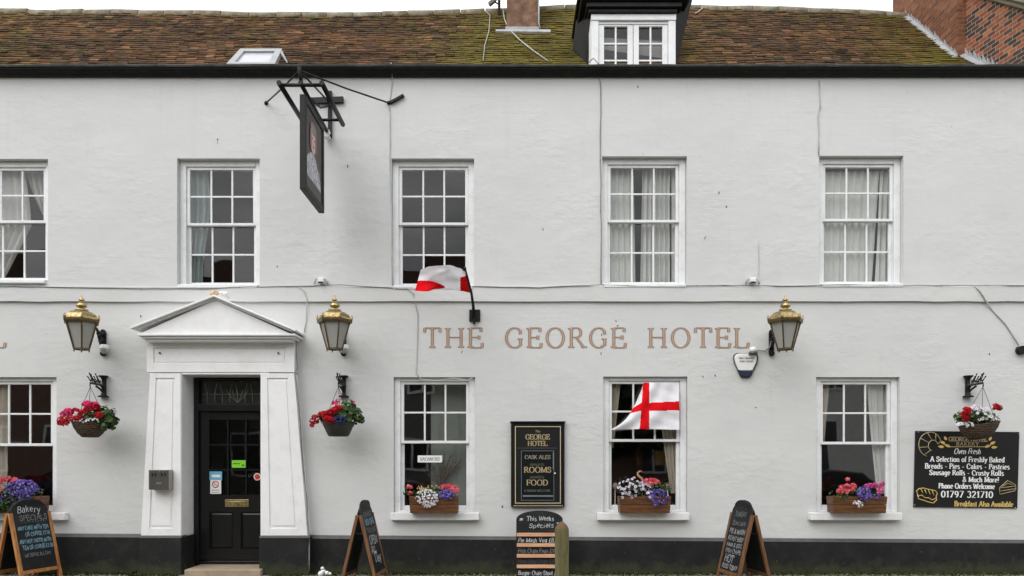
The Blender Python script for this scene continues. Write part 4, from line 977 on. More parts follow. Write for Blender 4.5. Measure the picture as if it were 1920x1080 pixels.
ed = [gx0, vb[0] - .011, vb[0] + .011, vb[1] - .011, vb[1] + .011, gx1]
for zc in (gz0 + (gz1 - gz0) / 3, gz0 + 2 * (gz1 - gz0) / 3):
    for k in (0, 2, 4): dr.box(ed[k], ed[k + 1], .278, .318, zc - .011, zc + .011)
dr.box(dl0, dl1, .245, .269, zl0 + .01, zl0 + .085)
door = dr.build('door', M['black'], hotel, bevel=.005)
gp = MB(); gp.face([(gx0, .30, gz0), (gx1, .30, gz0), (gx1, .30, gz1), (gx0, .30, gz1)]); gp.build('glass_pane', M['glass'], door)
lpm = MB(); c = P(445, 943.5, yd); lpm.box(c[0] - .165, c[0] + .165, .262, .2695, c[2] - .052, c[2] + .052); lpm.box(c[0] - .125, c[0] + .125, .256, .2615, c[2] - .028, c[2] + .028)
lpm.build('letter_plate', M['brass'], door, bevel=.003)
no = MB(); x0, x1 = PX(393.5, .25), PX(414, .25); y = .262
no.cur = 0; no.box(x0, x1, y, y + .003, PZ(926, .25), PZ(900, .25)); no.cur = 1; no.box(x0 - .01, x1 + .012, y, y + .003, PZ(900, .25) + .0005, PZ(884, .25))
no.cur = 2; c = P(403.5, 908, .25); no.tube([(c[0] + .042 * math.cos(t * .42), y - .003, c[2] + .042 * math.sin(t * .42)) for t in range(16)], .006, 5); no.bar((c[0] - .03, y - .003, c[2] + .03), (c[0] + .03, y - .003, c[2] - .03), .008, .003)
no.cur = 3; no.bar((c[0] - .026, y - .002, c[2] - .004), (c[0] + .022, y - .002, c[2] - .004), .012, .003)
for k in range(2): no.box(x0 + .02, x1 - .02, y - .001, y - .0005, PZ(919 + 4 * k, .25) - .004, PZ(919 + 4 * k, .25) + .004)
no.cur = 0; no.box(x0 + .02, x1 - .01, y - .0015, y - .0005, PZ(895, .25), PZ(890, .25))
o = no.build('notice', [M['white_print'], M['blue_label'], M['red_label'], M['grey_print']], door); o['label'] = 'blue and white no smoking notice on the door glass'
no = MB(); no.box(PX(434, .25), PX(460, .25), y, y + .003, PZ(877, .25), PZ(863, .25)); no.cur = 1; no.box(PX(453, .25), PX(457.5, .25), y - .002, y - .0005, PZ(874, .25), PZ(871, .25)); no.box(PX(436, .25), PX(450, .25), y - .002, y - .0005, PZ(870, .25), PZ(868.5, .25))
o = no.build('notice', [M['green_label'], M['leaf'].copy()], door); o['label'] = 'bright green sticker in the middle of the door glass'
o.data.materials[1] = mat('dark_green_print', (.03, .16, .02), .6)
no = MB(); c = P(482, 894, .25)
no.tube([(c[0], y + .001, c[2]), (c[0], y - .002, c[2])], .05, 20); no.cur = 1; no.tube([(c[0], y - .0025, c[2]), (c[0], y - .004, c[2])], .04, 20); no.cur = 2; no.bar((c[0] - .012, y - .006, c[2] - .016), (c[0] + .012, y - .006, c[2] + .018), .016, .003)
o = no.build('notice', [M['white_print'], M['red_label'], M['grey_print']], door); o['label'] = 'round red and white sticker at the right of the door glass'
st = MB(); st.box(PX(345, -.27), PX(489, -.27), -.27, .34, -.02, .085); st.build('doorstep', M['step'], hotel, bevel=.015)

# chipped fixing holes and rust spots left in the paint
hm = mat('rusty_hole', (.10, .085, .07), .9, var=.4); rg = random.Random(12)
for hx, hy in ((408, 262), (408, 268), (1348, 362), (1362, 388), (1155, 602), (1158, 611), (1128, 628), (1128, 650), (1127, 663), (1322, 446), (1318, 706), (1341, 704), (1417, 764), (1855, 664), (264, 593), (866, 660), (942, 950), (1196, 163), (1573, 546), (652, 312), (1018, 430), (520, 500)):
    mb = MB(); a, b = rg.uniform(.006, .011), rg.uniform(.009, .024); t_ = rg.uniform(-.5, .5)
    mb.face([(PX(hx) + a * math.cos(k * .785) + t_ * b * math.sin(k * .785), -.0025, PZ(hy) + b * math.sin(k * .785)) for k in range(8)]); mb.build('fixing_hole', hm, hotel)

# ------------------------------------------------------------------ painted lettering on the wall
def on_wall(x0, z0, off=.003): return lambda u, v, w: (x0 + u, -off - w, z0 + v)
lt = MB(); hh = (652 - 615) * S
for (txt, xa, xb) in (('THE', 794, 906), ('GEORGE', 946, 1174), ('HOTEL', 1214, 1404)):
    wd = (xb - xa) * S; lt = MB()
    for mi, (tk, tn, sf, lf) in enumerate(((.158, .066, .080, 0.0), (.088, .022, .058, .0018))):
        lt.cur = mi
        write(lt, txt, on_wall(PX((xa + xb) / 2), PZ(652)), hh, tk, tn, sf, gap=.14, width=wd, lift=lf)
    lt.build('painted_lettering', [M['letter_out'], M['letter_in']], hotel)
lt = MB()
for mi, (tk, tn, sf, lf) in enumerate(((.158, .066, .080, 0.0), (.088, .022, .058, .0018))):
    lt.cur = mi; write(lt, 'HOTEL', on_wall(PX(11), PZ(652)), hh, tk, tn, sf, gap=.14, width=190 * S, align='r', lift=lf)
lt.build('painted_lettering', [M['letter_out'], M['letter_in']], hotel)

# ================================================================== brick neighbour to the right
nb = thing('brick_building', 'taller red brick house patterned with dark bricks, rising beside the end of the tiled roof', 'house', (8, 1, 0))
XA = 6.47; YB = .80
b1 = MB(); b1.extrude_x([(YB, 6.0), (2.66, 6.0), (2.66, 12.0), (YB, 12.0)], XA, XA + 1.2); b1.build('chimney_stack', M['brick_red'], nb)
b2 = MB(); pA, pB = (6.60, YB - .001), (6.795, -.17)
zA, zB = 8.30, 7.50
b2.prism([(pA[0], pA[1], 6.77), (pB[0], pB[1], 6.79), (pB[0], pB[1], zB), (pA[0], pA[1], zA)], [(12, pA[1], 6.77), (12, pB[1], 6.79), (12, pB[1], zB), (12, pA[1], zA)])
b2.build('wall', M['brick'], nb)
lo = MB(); lo.box(8.62, 12, .05, 6, 0, 5.999); lo.box(9.0, 12, YB, 6, 6.0, 8.0); lo.build('lower_wall', M['brick'], nb)
cpg = MB(); d_ = Vector((pB[0] - pA[0], pB[1] - pA[1], zB - zA)); o_ = Vector((-.10, -.07, 0))
a = Vector((pA[0], pA[1], zA + .002)); b = Vector((pB[0], pB[1], zB + .002)) + d_ * .12
for q0, q1, ins in ((0, .06, .45), (.061, .17, 1.0)):
    cpg.prism([a + o_ * ins + Vector((0, 0, q0)), b + o_ * ins + Vector((0, 0, q0)), b + o_ * ins + Vector((0, 0, q1)), a + o_ * ins + Vector((0, 0, q1))],
              [a - o_ * 6 + Vector((0, 0, q0)), b - o_ * 6 + Vector((0, 0, q0)), b - o_ * 6 + Vector((0, 0, q1)), a - o_ * 6 + Vector((0, 0, q1))])
cpg.build('coping', M['stone'], nb, bevel=.012)
fs = MB(); rg = random.Random(9)
def flash(n, fx, fy, t0, t1, out, hgt):
    for i in range(n):
        ta, tb = t0 + (t1 - t0) * i / n, t0 + (t1 - t0) * (i + 1) / n
        def q(t, up, o):
            y = FY + (RY - FY) * t; x = fx(y)
            z = roof_pt(x, t)[2]
            return (x - o[0], y - o[1], z + up)
        h = hgt * rg.uniform(.85, 1.1)
        front = [q(ta, -.04, out), q(tb, -.04, out), q(tb, h * .40, out), (q(tb, 0, out)[0], q(tb, 0, out)[1], q(ta, h * .45, out)[2] + h * .75), q(ta, h * .40, out)]
        back = [(p[0] + .012, p[1] + .004, p[2]) for p in front]
        fs.prism(front, back)
        fs.prism([q(ta, .022, (out[0] + .075, out[1])), q(tb, .022, (out[0] + .075, out[1])), q(tb, .05, out), q(ta, .05, out)], [q(ta, .01, (out[0] + .075, out[1])), q(tb, .01, (out[0] + .075, out[1])), q(tb, .03, out), q(ta, .03, out)])
tB = (YB - FY) / (RY - FY)
flash(17, lambda y: XA, None, tB - .02, 1.0, (.018, 0), .17)
flash(9, lambda y: pA[0] + (pB[0] - pA[0]) * (YB - y) / (YB + .17), None, .0, tB, (.02, .012), .19)
fs.build('flashing', M['lead'], nb)
# ================================================================== curtains inside the windows
def curtain(name, lab, cat, px, y, fl_, fr_, m, folds=7, amp=.025, top=None, bot=None, seed=0):
    """fl_(t), fr_(t): photo columns of the two edges, t = 0 at the top"""
    py0, py1 = px; mb = MB(); nu, nv = 40, 18; rg = random.Random(seed); ph = rg.uniform(0, 6)
    for j in range(nv + 1):
        t = j / nv; py = py0 + (py1 - py0) * t
        a, b = fl_(t), fr_(t)
        for i in range(nu + 1):
            u = i / nu; q = a + (b - a) * u
            dy = amp * (math.sin(u * folds * 6.28 + ph + .6 * math.sin(t * 3)) + .4 * math.sin(u * folds * 13.1 + ph * 2))
            mb.v.append((PX(q, y), y + dy, PZ(py, y)))
    mb.smooth = True
    for j in range(nv):
        for i in range(nu): mb.addf([j * (nu + 1) + i, j * (nu + 1) + i + 1, (j + 1) * (nu + 1) + i + 1, (j + 1) * (nu + 1) + i])
    o = mb.build(name, m); tag(o, lab, cat); return o
YC = .235
C_ = M['curtain']; B_ = M['curtain_beige']
curtain('net_curtain', 'sheer white net curtain drawn aside in the upper window cut by the left edge', 'curtain', (310, 530), YC, lambda t: -70, lambda t: 42 + 14 * math.sin(t * 3) if t < .5 else 58 - 110 * (t - .5), M['lace'], 9, seed=1)
curtain('net_curtain', 'narrow sheer curtain strip at the right of the upper window cut by the left edge', 'curtain', (312, 420), YC + .04, lambda t: 50 + 40 * t ** 1.5, lambda t: 90, M['lace'], 3, seed=2)
curtain('curtain', 'pale teal curtain at the left of the upper window above the door pediment', 'curtain', (318, 530), YC, lambda t: 340, lambda t: 388 - 3 * t + 6 * math.sin(t * 5), M['curtain_teal'], 4, .03, seed=3)
curtain('curtain', 'thin slip of pale curtain at the right of the upper window above the door pediment', 'curtain', (318, 500), YC, lambda t: 471 + 8 * t, lambda t: 489, M['curtain_teal'], 2, seed=4)
curtain('curtain', 'cream curtain at the left of the second upper window from the right', 'curtain', (310, 530), YC, lambda t: 1133, lambda t: 1187 + 4 * t, C_, 5, .022, seed=5)
curtain('curtain', 'cream curtain in deep folds at the middle of the second upper window from the right', 'curtain', (310, 530), YC + .02, lambda t: 1204 - 4 * t, lambda t: 1255, C_, 6, .03, seed=6)
curtain('curtain', 'narrow cream curtain edge at the right of the second upper window from the right', 'curtain', (310, 530), YC + .03, lambda t: 1259, lambda t: 1284, C_, 2, .02, seed=7)
curtain('curtain', 'wide cream curtain across most of the upper window nearest the right edge', 'curtain', (322, 530), YC, lambda t: 1540, lambda t: 1650 - 14 * t, C_, 8, .018, seed=8)
curtain('curtain', 'narrow folded cream curtain at the right of the upper window nearest the right edge', 'curtain', (322, 530), YC + .02, lambda t: 1650 - 10 * t, lambda t: 1690, C_, 4, .03, seed=9)
curtain('curtain', 'beige curtain tied back at the right of the lower window with the red cross flag', 'curtain', (716, 925), .19, lambda t: 1232 + 26 * t ** 1.3, lambda t: 1278 - 4 * t, B_, 4, .012, seed=10)
curtain('curtain', 'slip of beige curtain at the top left of the red cross flag window', 'curtain', (716, 840), .185, lambda t: 1136, lambda t: 1164 - 14 * t, B_, 2, .01, seed=11)
curtain('curtain', 'cream curtain tied back at the right of the lower window beside the bakery board', 'curtain', (716, 925), .19, lambda t: 1626 + 18 * t ** 1.4, lambda t: 1674, C_, 4, .012, seed=12)
curtain('curtain', 'slip of beige curtain at the top left of the lower window beside the bakery board', 'curtain', (716, 830), .185, lambda t: 1535, lambda t: 1556 - 10 * t, B_, 2, .01, seed=13)
curtain('curtain', 'grey green curtain in the lower window cut off by the left edge', 'curtain', (716, 940), .19, lambda t: -60, lambda t: 16 - 4 * t, B_, 3, .01, seed=14)

# window with vacancies card: flat pale green panel and dried twigs behind the glass
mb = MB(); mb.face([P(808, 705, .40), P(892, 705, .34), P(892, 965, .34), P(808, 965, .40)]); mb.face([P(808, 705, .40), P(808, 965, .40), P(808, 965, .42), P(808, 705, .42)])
mb.build('pale_panel', M['panel_pale'], hotel)
vs_ = thing('vase_of_twigs', 'vase of dried twigs standing inside the window behind the vacancies card', 'vase', P(825, 935, .30))
mb = MB(); c = P(825, 935, .30); mb.lathe([(.0, 0), (.05, 0), (.07, .06), (.05, .15), (.035, .18)], c, 14); mb.build('vase', mat('grey_green_vase', (.12, .15, .14), .4), vs_)
mb = MB(); rg = random.Random(8)
for _ in range(26):
    a = rg.uniform(-.32, .30); h = rg.uniform(.25, .48); pts = [Vector(c) + Vector((0, 0, .15))]
    for k in range(1, 6): pts.append(Vector(c) + Vector((a * (k / 5) ** 1.2 + rg.uniform(-.015, .015), rg.uniform(-.03, .03), .15 + h * k / 5)))
    mb.tube(pts, [.005, .0045, .004, .0035, .003, .0025], 5)
    for k in range(3): mb.ball(pts[rg.randint(2, 5)], .011, n=6, m=4)
mb.build('twigs', mat('dry_brown_twigs', (.13, .085, .055), .9, var=.4), vs_)
mb = MB(); y = .135; mb.box(PX(783, y), PX(829, y), y, y + .004, PZ(867, y), PZ(854, y)); mb.cur = 1
write(mb, 'VACANCIES', lambda u, v, w: (PX(806, y) + u, y - .002 - w, PZ(863.5, y) + v), .042, .16, .07, .07, width=.27)
tag(mb.build('vacancy_card', [M['white_print'], M['grey_print']]), 'white card reading VACANCIES inside the lower window', 'card')

# ornaments on the inside sill behind the red cross flag
for px_, lab in ((1153, 'round pale ornament on a thin stem at the left inside the flag window'), (1252, 'round pale ornament on a thin stem at the right inside the flag window')):
    t = thing('stemmed_ornament', lab, 'ornament', P(px_, 948, .26), group='stemmed ornaments inside the flag window')
    c = P(px_, 948, .26); mb = MB(); mb.lathe([(.03, 0), (.03, .012), (.008, .02), (.007, .22)], c, 10); mb.build('stem', M['white_plastic'], t)
    mb = MB(); mb.ball((c[0], c[1], c[2] + .27), .045, .045, .05); mb.build('globe', mat('mottled_beige', (.36, .27, .20), .5, var=.4, scale=60), t)
mb = MB(); c = P(1200, 930, .25)
mb.tube([(c[0] + .02, c[1], c[2]), (c[0] + .03, c[1], c[2] + .10), (c[0] + .045, c[1], c[2] + .20), (c[0] + .02, c[1], c[2] + .245), (c[0] - .03, c[1], c[2] + .285), (c[0] - .035, c[1], c[2] + .32), (c[0], c[1], c[2] + .345), (c[0] + .03, c[1], c[2] + .33)], [.02, .016, .013, .018, .016, .013, .013, .009], 8)
tag(mb.build('swan_neck_ornament', mat('pale_peach_china', (.62, .40, .28), .4)), 'pale peach swan neck shaped ornament behind the pink flowers of the flag window', 'ornament')
mb = MB(); y = .9; mb.box(PX(1228, y), PX(1248, y), y, y + .03, PZ(872, y), PZ(846, y)); tag(mb.build('picture_frame', mat('ochre_picture', (.20, .11, .03), .6)), 'small ochre picture on the dim back wall of the flag window', 'picture')

# ================================================================== wall lanterns
def lantern(px, lab):
    Y0 = -.54
    cx = PX(px, Y0); base = (cx, 0, 2.85)
    t = thing('wall_lantern', lab, 'lantern', base, group='brass wall lanterns')
    z0, z1 = 2.945, 3.30; r0, r1 = .098, .200; A = math.pi / 3
    ring = lambda r, z, k: (cx + r * math.cos(k * A), Y0 + r * math.sin(k * A), z)
    mb = MB()
    for k in range(6): mb.face([ring(r0 - .006, z0 + .01, k), ring(r0 - .006, z0 + .01, k + 1), ring(r1 - .008, z1, k + 1), ring(r1 - .008, z1, k)])
    mb.build('glazing', M['milk'], t)
    mb = MB()
    for k in range(6):
        mb.bar(ring(r0, z0, k), ring(r1, z1, k), .014); mb.bar(ring(r0, z0, k), ring(r0, z0, k + 1), .014, .018)
        mb.bar(ring(r0, z0 - .03, k), ring(r0, z0 - .008, k), .012)
        for j in range(3): mb.bar(ring(r1 * .985, z1 - .010, k), ring(r1 * .985, z1 - .010, k + 1), .012, .016)
    mb.build('frame', M['brass_dull'], t)
    mb = MB()
    mb.lathe([(.205, .021), (.222, .026), (.205, .045), (.178, .083), (.135, .112), (.09, .128), (.07, .132)], (cx, Y0, z1), 6, smooth=False)
    for k in range(6):
        p = ring(.222, z1 + .02, k); mb.lathe([(.010, 0), (.017, .018), (.008, .035), (.013, .046), (.001, .062)], p, 8)
        q = Vector(ring(.218, z1 + .02, k)).lerp(Vector(ring(.218, z1 + .02, k + 1)), .5)
        for j in range(5):
            e = Vector(ring(.219, z1 + .02, k)).lerp(Vector(ring(.219, z1 + .02, k + 1)), .16 + .17 * j); mb.ball(e, .015, .015, .012, 7, 5)
    cap = mb.build('roof_cap', M['brass'], t)
    mb = MB(); mb.lathe([(.19, -.026), (.222, -.026), (.228, .0), (.228, .02), (.19, .0205)], (cx, Y0, z1), 6, smooth=False); mb.build('rim', M['brass_dull'], t)
    mb = MB(); mb.lathe([(.07, .130), (.082, .140), (.078, .150), (.040, .158), (.034, .170), (.058, .182), (.066, .198), (.056, .222), (.030, .240), (.019, .250), (.019, .258), (.037, .268), (.038, .277), (.018, .292), (.010, .305), (.009, .322), (.001, .340)], (cx, Y0, z1), 16)
    mb.build('finial', M['brass'], cap)
    mb = MB()
    mb.box(cx - .032, cx + .032, -.03, -.0, 2.98, 3.24); mb.tube([(cx, -.015, 2.96), (cx, -.04, 2.96)], .038, 12); mb.tube([(cx, -.015, 3.25), (cx, -.04, 3.25)], .035, 12)
    mb.tube([(cx, -.03, 3.20), (cx, -.12, 3.22), (cx, -.2, 3.27), (cx, -.34, 3.285)], .017, 8)
    sc_ = [(cx, -.03 - .11 * math.sin(k * .42) * (1 - k * .03), 3.08 + .085 * (1 - math.cos(k * .42)) * .9 - .02 * k * .3) for k in range(12)]; mb.tube(sc_, .012, 6)
    mb.tube([(cx, -.03, 3.02), (cx, -.10, 3.08), (cx, -.14, 3.16), (cx, -.18, 3.25)], .014, 6)
    for k in range(6): mb.ball((cx + .02 * math.sin(k * 2), -.05 - .018 * k, 3.10 + .022 * k), .02, n=7, m=5)
    mb.build('bracket', M['iron'], t)
    return t
L1 = lantern(153, 'brass wall lantern with frosted panes above the basket of pink and red geraniums')
def px_shift(px, Y=-.54): return (PX(px, Y), 0, 2.85)
dup(L1, px_shift(627.5), 'brass wall lantern with frosted panes above the dark bowl basket beside the door')
dup(L1, px_shift(1472.5), 'brass wall lantern with frosted panes beside the alarm box')
# white dome cameras under the lanterns
def dome(px, py, y, lab, r=.058):
    c = P(px, py, y); t = thing('dome_camera', lab, 'camera', c, group='white dome cameras on the wall')
    mb = MB(); mb.tube([(c[0], .0, c[2] + .035), (c[0], y, c[2] + .035)], .02, 8); mb.lathe([(.0, .062), (.05, .06), (r, .035), (r, .012)], c, 16); mb.build('housing', M['white_plastic'], t)
    mb = MB(); mb.lathe([(r, .012), (r * .98, -.01), (r * .8, -.038), (r * .45, -.055), (.0, -.06)], c, 16); mb.build('dome', mat('smoky_dome', (.42, .42, .42), .15, var=.35, scale=25), t)
    return t
dome(196, 655, -.10, 'white dome camera with a smoky half sphere above the pink and red basket')
dome(646, 655, -.10, 'white dome camera beside the foot of the lantern next to the door pediment')
t = thing('wall_light', 'small white globe light on a dark arm just above the alarm box', 'light', P(1412, 657, -.08))
c = P(1412, 656, -.08); mb = MB(); mb.ball(c, .05, .05, .042); mb.build('globe', M['white_plastic'], t); mb = MB(); mb.lathe([(.0, -.06), (.06, -.06), (.055, -.03), (.0, -.03)], c, 14); mb.tube([(c[0], 0, c[2] - .045), (c[0], -.06, c[2] - .045)], .015, 6); mb.build('base', M['bin_grey'], t)

# ================================================================== hanging baskets and brackets
def bracket(px, side, lab):
    cx = PX(px); t = thing('basket_bracket', lab, 'bracket', (cx, 0, PZ(745)), group='iron basket brackets')
    mb = MB(); z0, z1 = PZ(745), PZ(705)
    mb.lathe([(.0, 0), (.07, 0), (.068, .012), (.03, .03), (.022, .06), (.022, .12), (.034, .135), (.034, .15), (.022, .165), (.022, .235), (.03, .255), (.062, .275), (.062, .288), (0, .288)], (cx, -.045, z0), 12)
    mb.box(cx - .02, cx + .02, -.03, 0, z0 + .02, z1 - .02); mb.build('back_post', M['iron'], t)
    mb = MB(); tip = (cx, -.36, PZ(723)); za = PZ(724)
    mb.bar((cx, -.05, za), (tip[0], tip[1], za + .005), .022, .02); mb.tube([(cx, -.05, za - .09), (cx + side * .012, -.10, za - .05), (cx + side * .03, -.17, za - .015)], .013, 6)
    rg = random.Random(3)
    for k in range(7):
        f = .18 + k * .12; b = Vector((cx, -.05, za + .01)).lerp(Vector((tip[0], tip[1], za + .01)), f)
        h = .075 + .03 * math.sin(k * 1.7) + .02
        pts = [b, b + Vector((side * .012, -.02, h * .5)), b + Vector((side * .03, -.03, h)), b + Vector((side * .02, -.055, h * 1.05))]
        mb.tube(pts, [.006, .0065, .006, .004], 6); mb.ball(pts[-1], .010, n=7, m=5)
        mb.ball(b + Vector((side * .01, 0, h * .45)), .011, .011, .014, 7, 5)
    mb.tube([(tip[0], tip[1], za), (tip[0], tip[1] - .012, za - .03), (tip[0], tip[1], za - .045)], .007, 6)
    mb.build('scroll_arm', M['iron'], t)
    return (tip[0], tip[1], za - .045)
T1 = bracket(197, -1, 'black iron leaf scroll bracket holding the pink and red basket')
T2 = bracket(646, -1, 'black iron leaf scroll bracket holding the dark bowl basket of red and blue flowers')
T3 = bracket(1812, 1, 'black iron leaf scroll bracket above the bakery board')
def basket(tip, drop, lab, bowl, r, depth, tiltx, paint, seed, flat=False, shift=(0, 0)):
    cx, cy, cz = tip[0] + shift[0], tip[1] + shift[1], tip[2] - drop
    t = thing('hanging_basket', lab, 'basket', (cx, cy, cz - depth), group='hanging flower baskets')
    mb = MB()
    prof = [(.0, -depth), (r * .45, -depth * .98), (r * .70, -depth * .72), (r * .9, -depth * .35), (r, 0), (r * 1.03, .012), (r * .97, .015)] if not flat else [(.0, -depth), (r * .58, -depth), (r * .66, -depth * .93), (r * .93, -depth * .25), (r, -.01), (r * 1.02, .012), (r * .96, .012)]
    sh = lambda p: (p[0], p[1], p[2] + tiltx * (p[0] - cx))
    mb.lathe(prof, (cx, cy, cz), 20); mb.v = [sh(p) for p in mb.v]; mb.build('bowl', bowl, t)
    mb = MB(); mb.smooth = False; mb.face([sh((cx + r * .95 * math.cos(k * .4), cy + r * .95 * math.sin(k * .4), cz + .005)) for k in range(16)][:15]); mb.build('soil', M['soil'], t)
    for a in (.9, 3.0, 5.1):
        mb = MB(); mb.tube([tip, sh((cx + r * math.cos(a), cy + r * math.sin(a), cz))], .0032, 5); mb.build('chain', M['iron'], t)
    paint(t, Vector((cx, cy, cz)), random.Random(seed))
def paint1(t, c, rg):
    mb = MB(); leaf_clump(mb, c + Vector((.0, 0, .06)), (.27, .22, .10), 240, .030, rg); leaf_clump(mb, c + Vector((.23, -.04, .06)), (.15, .14, .17), 150, .036, rg); leaf_clump(mb, c + Vector((.1, 0, .14)), (.15, .12, .09), 70, .032, rg)
    mb.build('foliage', M['leaf'], t)
    mb = MB()
    for d in ((-.30, -.06, .10), (-.19, -.12, .13), (.03, -.10, .23), (-.02, -.04, .24), (.09, -.06, .22), (-.27, -.02, .14)): head(mb, c + Vector(d), .058, rg, 26, .022)
    mb.build('flower_cluster', M['fl_pink'], t)
    mb = MB()
    for d in ((-.30, -.12, .0), (-.23, -.16, -.01), (-.10, -.16, .14), (.0, -.17, .12), (-.05, -.2, .06), (.20, -.16, .09), (-.16, -.18, .05), (.05, -.15, .17), (-.33, -.08, .03), (.13, -.1, .2)): head(mb, c + Vector(d), .050, rg, 24, .022)
    mb.build('flower_cluster', M['fl_red'], t)
    mb = MB(); bloom_clump(mb, c + Vector((.06, -.18, .02)), (.16, .05, .03), 34, .017, rg); head(mb, c + Vector((-.06, -.2, .10)), .04, rg, 12); mb.build('flower_cluster', M['fl_white'], t)
basket(T1, .47, 'wicker hanging basket full of hot pink and red geraniums', M['wicker'], .215, .19, 0, paint1, 21)
def paint2(t, c, rg):
    mb = MB(); leaf_clump(mb, c + Vector((.10, -.02, .10)), (.22, .18, .14), 330, .034, rg); leaf_clump(mb, c + Vector((-.12, -.05, .05)), (.18, .14, .07), 90, .028, rg); leaf_clump(mb, c + Vector((.14, 0, .22)), (.1, .1, .08), 60, .028, rg)
    leaf_clump(mb, c + Vector((.29, -.05, .06)), (.06, .05, .07), 14, .03, rg); mb.build('foliage', M['leaf'], t)
    mb = MB()
    for d in ((-.13, -.17, .10), (-.06, -.18, .12), (-.02, -.17, .15), (-.10, -.19, .05), (-.05, -.2, .03), (-.19, -.1, .1)): head(mb, c + Vector(d), .052, rg, 26, .022)
    for d in ((-.31, -.1, .02), (-.28, -.11, .07), (-.25, -.12, .02), (-.31, -.1, -.03)): head(mb, c + Vector(d), .035, rg, 12, .02)
    for d in ((.03, -.14, .20), (.07, -.14, .17)): head(mb, c + Vector(d), .035, rg, 10, .02)
    mb.build('flower_cluster', M['fl_red'], t)
    mb = MB(); head(mb, c + Vector((-.02, -.12, .25)), .035, rg, 14, .02); head(mb, c + Vector((.01, -.1, .28)), .025, rg, 7); head(mb, c + Vector((.23, -.08, .26)), .02, rg, 4); mb.build('flower_cluster', M['fl_pink'], t)
    mb = MB(); bloom_clump(mb, c + Vector((.06, -.19, .03)), (.09, .04, .055), 60, .017, rg); mb.build('flower_cluster', M['fl_navy'], t)
basket(T2, .47, 'dark bowl hanging basket of red geraniums, blue lobelia and big green leaves', M['bowl'], .205, .175, 0, paint2, 22, True)
def paint3(t, c, rg):
    c = c + Vector((-.06, 0, 0))
    mb = MB(); leaf_clump(mb, c + Vector((-.02, -.02, .09)), (.25, .18, .12), 300, .028, rg); leaf_clump(mb, c + Vector((.2, 0, .07)), (.1, .1, .08), 50, .022, rg); mb.build('foliage', M['leaf'], t)
    mb = MB()
    for d in ((-.20, -.15, .14), (-.22, -.14, .10), (-.18, -.13, .18), (-.21, -.16, .07), (.24, -.1, .21), (.20, -.12, .22)): head(mb, c + Vector(d), .048, rg, 22, .022)
    mb.build('flower_cluster', M['fl_red'], t)
    mb = MB(); bloom_clump(mb, c + Vector((.02, -.06, .11)), (.20, .16, .12), 34, .027, rg, 6, 1); bloom_clump(mb, c + Vector((-.17, -.14, -.01)), (.13, .05, .035), 16, .026, rg, 6, 1); bloom_clump(mb, c + Vector((.18, -.08, .12)), (.1, .1, .08), 10, .024, rg, 6, 1)
    mb.build('flower_cluster', [M['fl_white'], M['fl_eye']], t)
    mb = MB(); bloom_clump(mb, c + Vector((-.06, -.12, .20)), (.05, .05, .05), 12, .024, rg); mb.build('flower_cluster', M['fl_lilac'], t)
basket(T3, .49, 'tilted wicker hanging basket of white petunias and red geraniums in front of the bakery board', M['wicker'], .235, .19, .16, paint3, 23, shift=(-.05, 0))

# ================================================================== window boxes
def planter(px0, px1, lab, paint, seed, rot=0):
    y0, y1 = -.235, -.035; zb = PZ(961.5, -.10) + .002; h = .225
    cx = PX((px0 + px1) / 2, y0); w = (px1 - px0) * S * (D + y0) / D / 2
    t = thing('window_box', lab, 'planter', (cx, (y0 + y1) / 2, zb), group='wooden window boxes')
    mb = MB(); fl_ = .015
    for k in range(2):
        za, zc = zb + h / 2 * k + .002, zb + h / 2 * (k + 1) - .003
        e0, e1 = fl_ * (za - zb) / h, fl_ * (zc - zb) / h
        mb.prism([(cx - w - e0, y0 - e0, za), (cx + w + e0, y0 - e0, za), (cx + w + e1, y0 - e1, zc), (cx - w - e1, y0 - e1, zc)], [(cx - w - e0, y0 + .018, za), (cx + w + e0, y0 + .018, za), (cx + w + e1, y0 + .018, zc), (cx - w - e1, y0 + .018, zc)])
        for s_ in (-1, 1): mb.prism([(cx + s_ * (w + e0), y0 + .0185, za), (cx + s_ * (w - .018), y0 + .0185, za), (cx + s_ * (w - .018), y0 + .0185, zc), (cx + s_ * (w + e1), y0 + .0185, zc)], [(cx + s_ * (w + e0), y1, za), (cx + s_ * (w - .018), y1, za), (cx + s_ * (w - .018), y1, zc), (cx + s_ * (w + e1), y1, zc)])
        mb.box(cx - w + .018, cx + w - .018, y1 - .018, y1, za, zc)
    mb.box(cx - w + .018, cx + w - .018, y0 + .019, y1 - .018, zb + .004, zb + .02)
    mb.build('trough', M['planter'], t, bevel=.003)
    mb = MB(); mb.box(cx - w + .02, cx + w - .02, y0 + .02, y1 - .02, zb + .022, zb + h - .03); mb.build('soil', M['soil'], t)
    paint(t, Vector((cx, (y0 + y1) / 2, zb + h)), random.Random(seed), w)
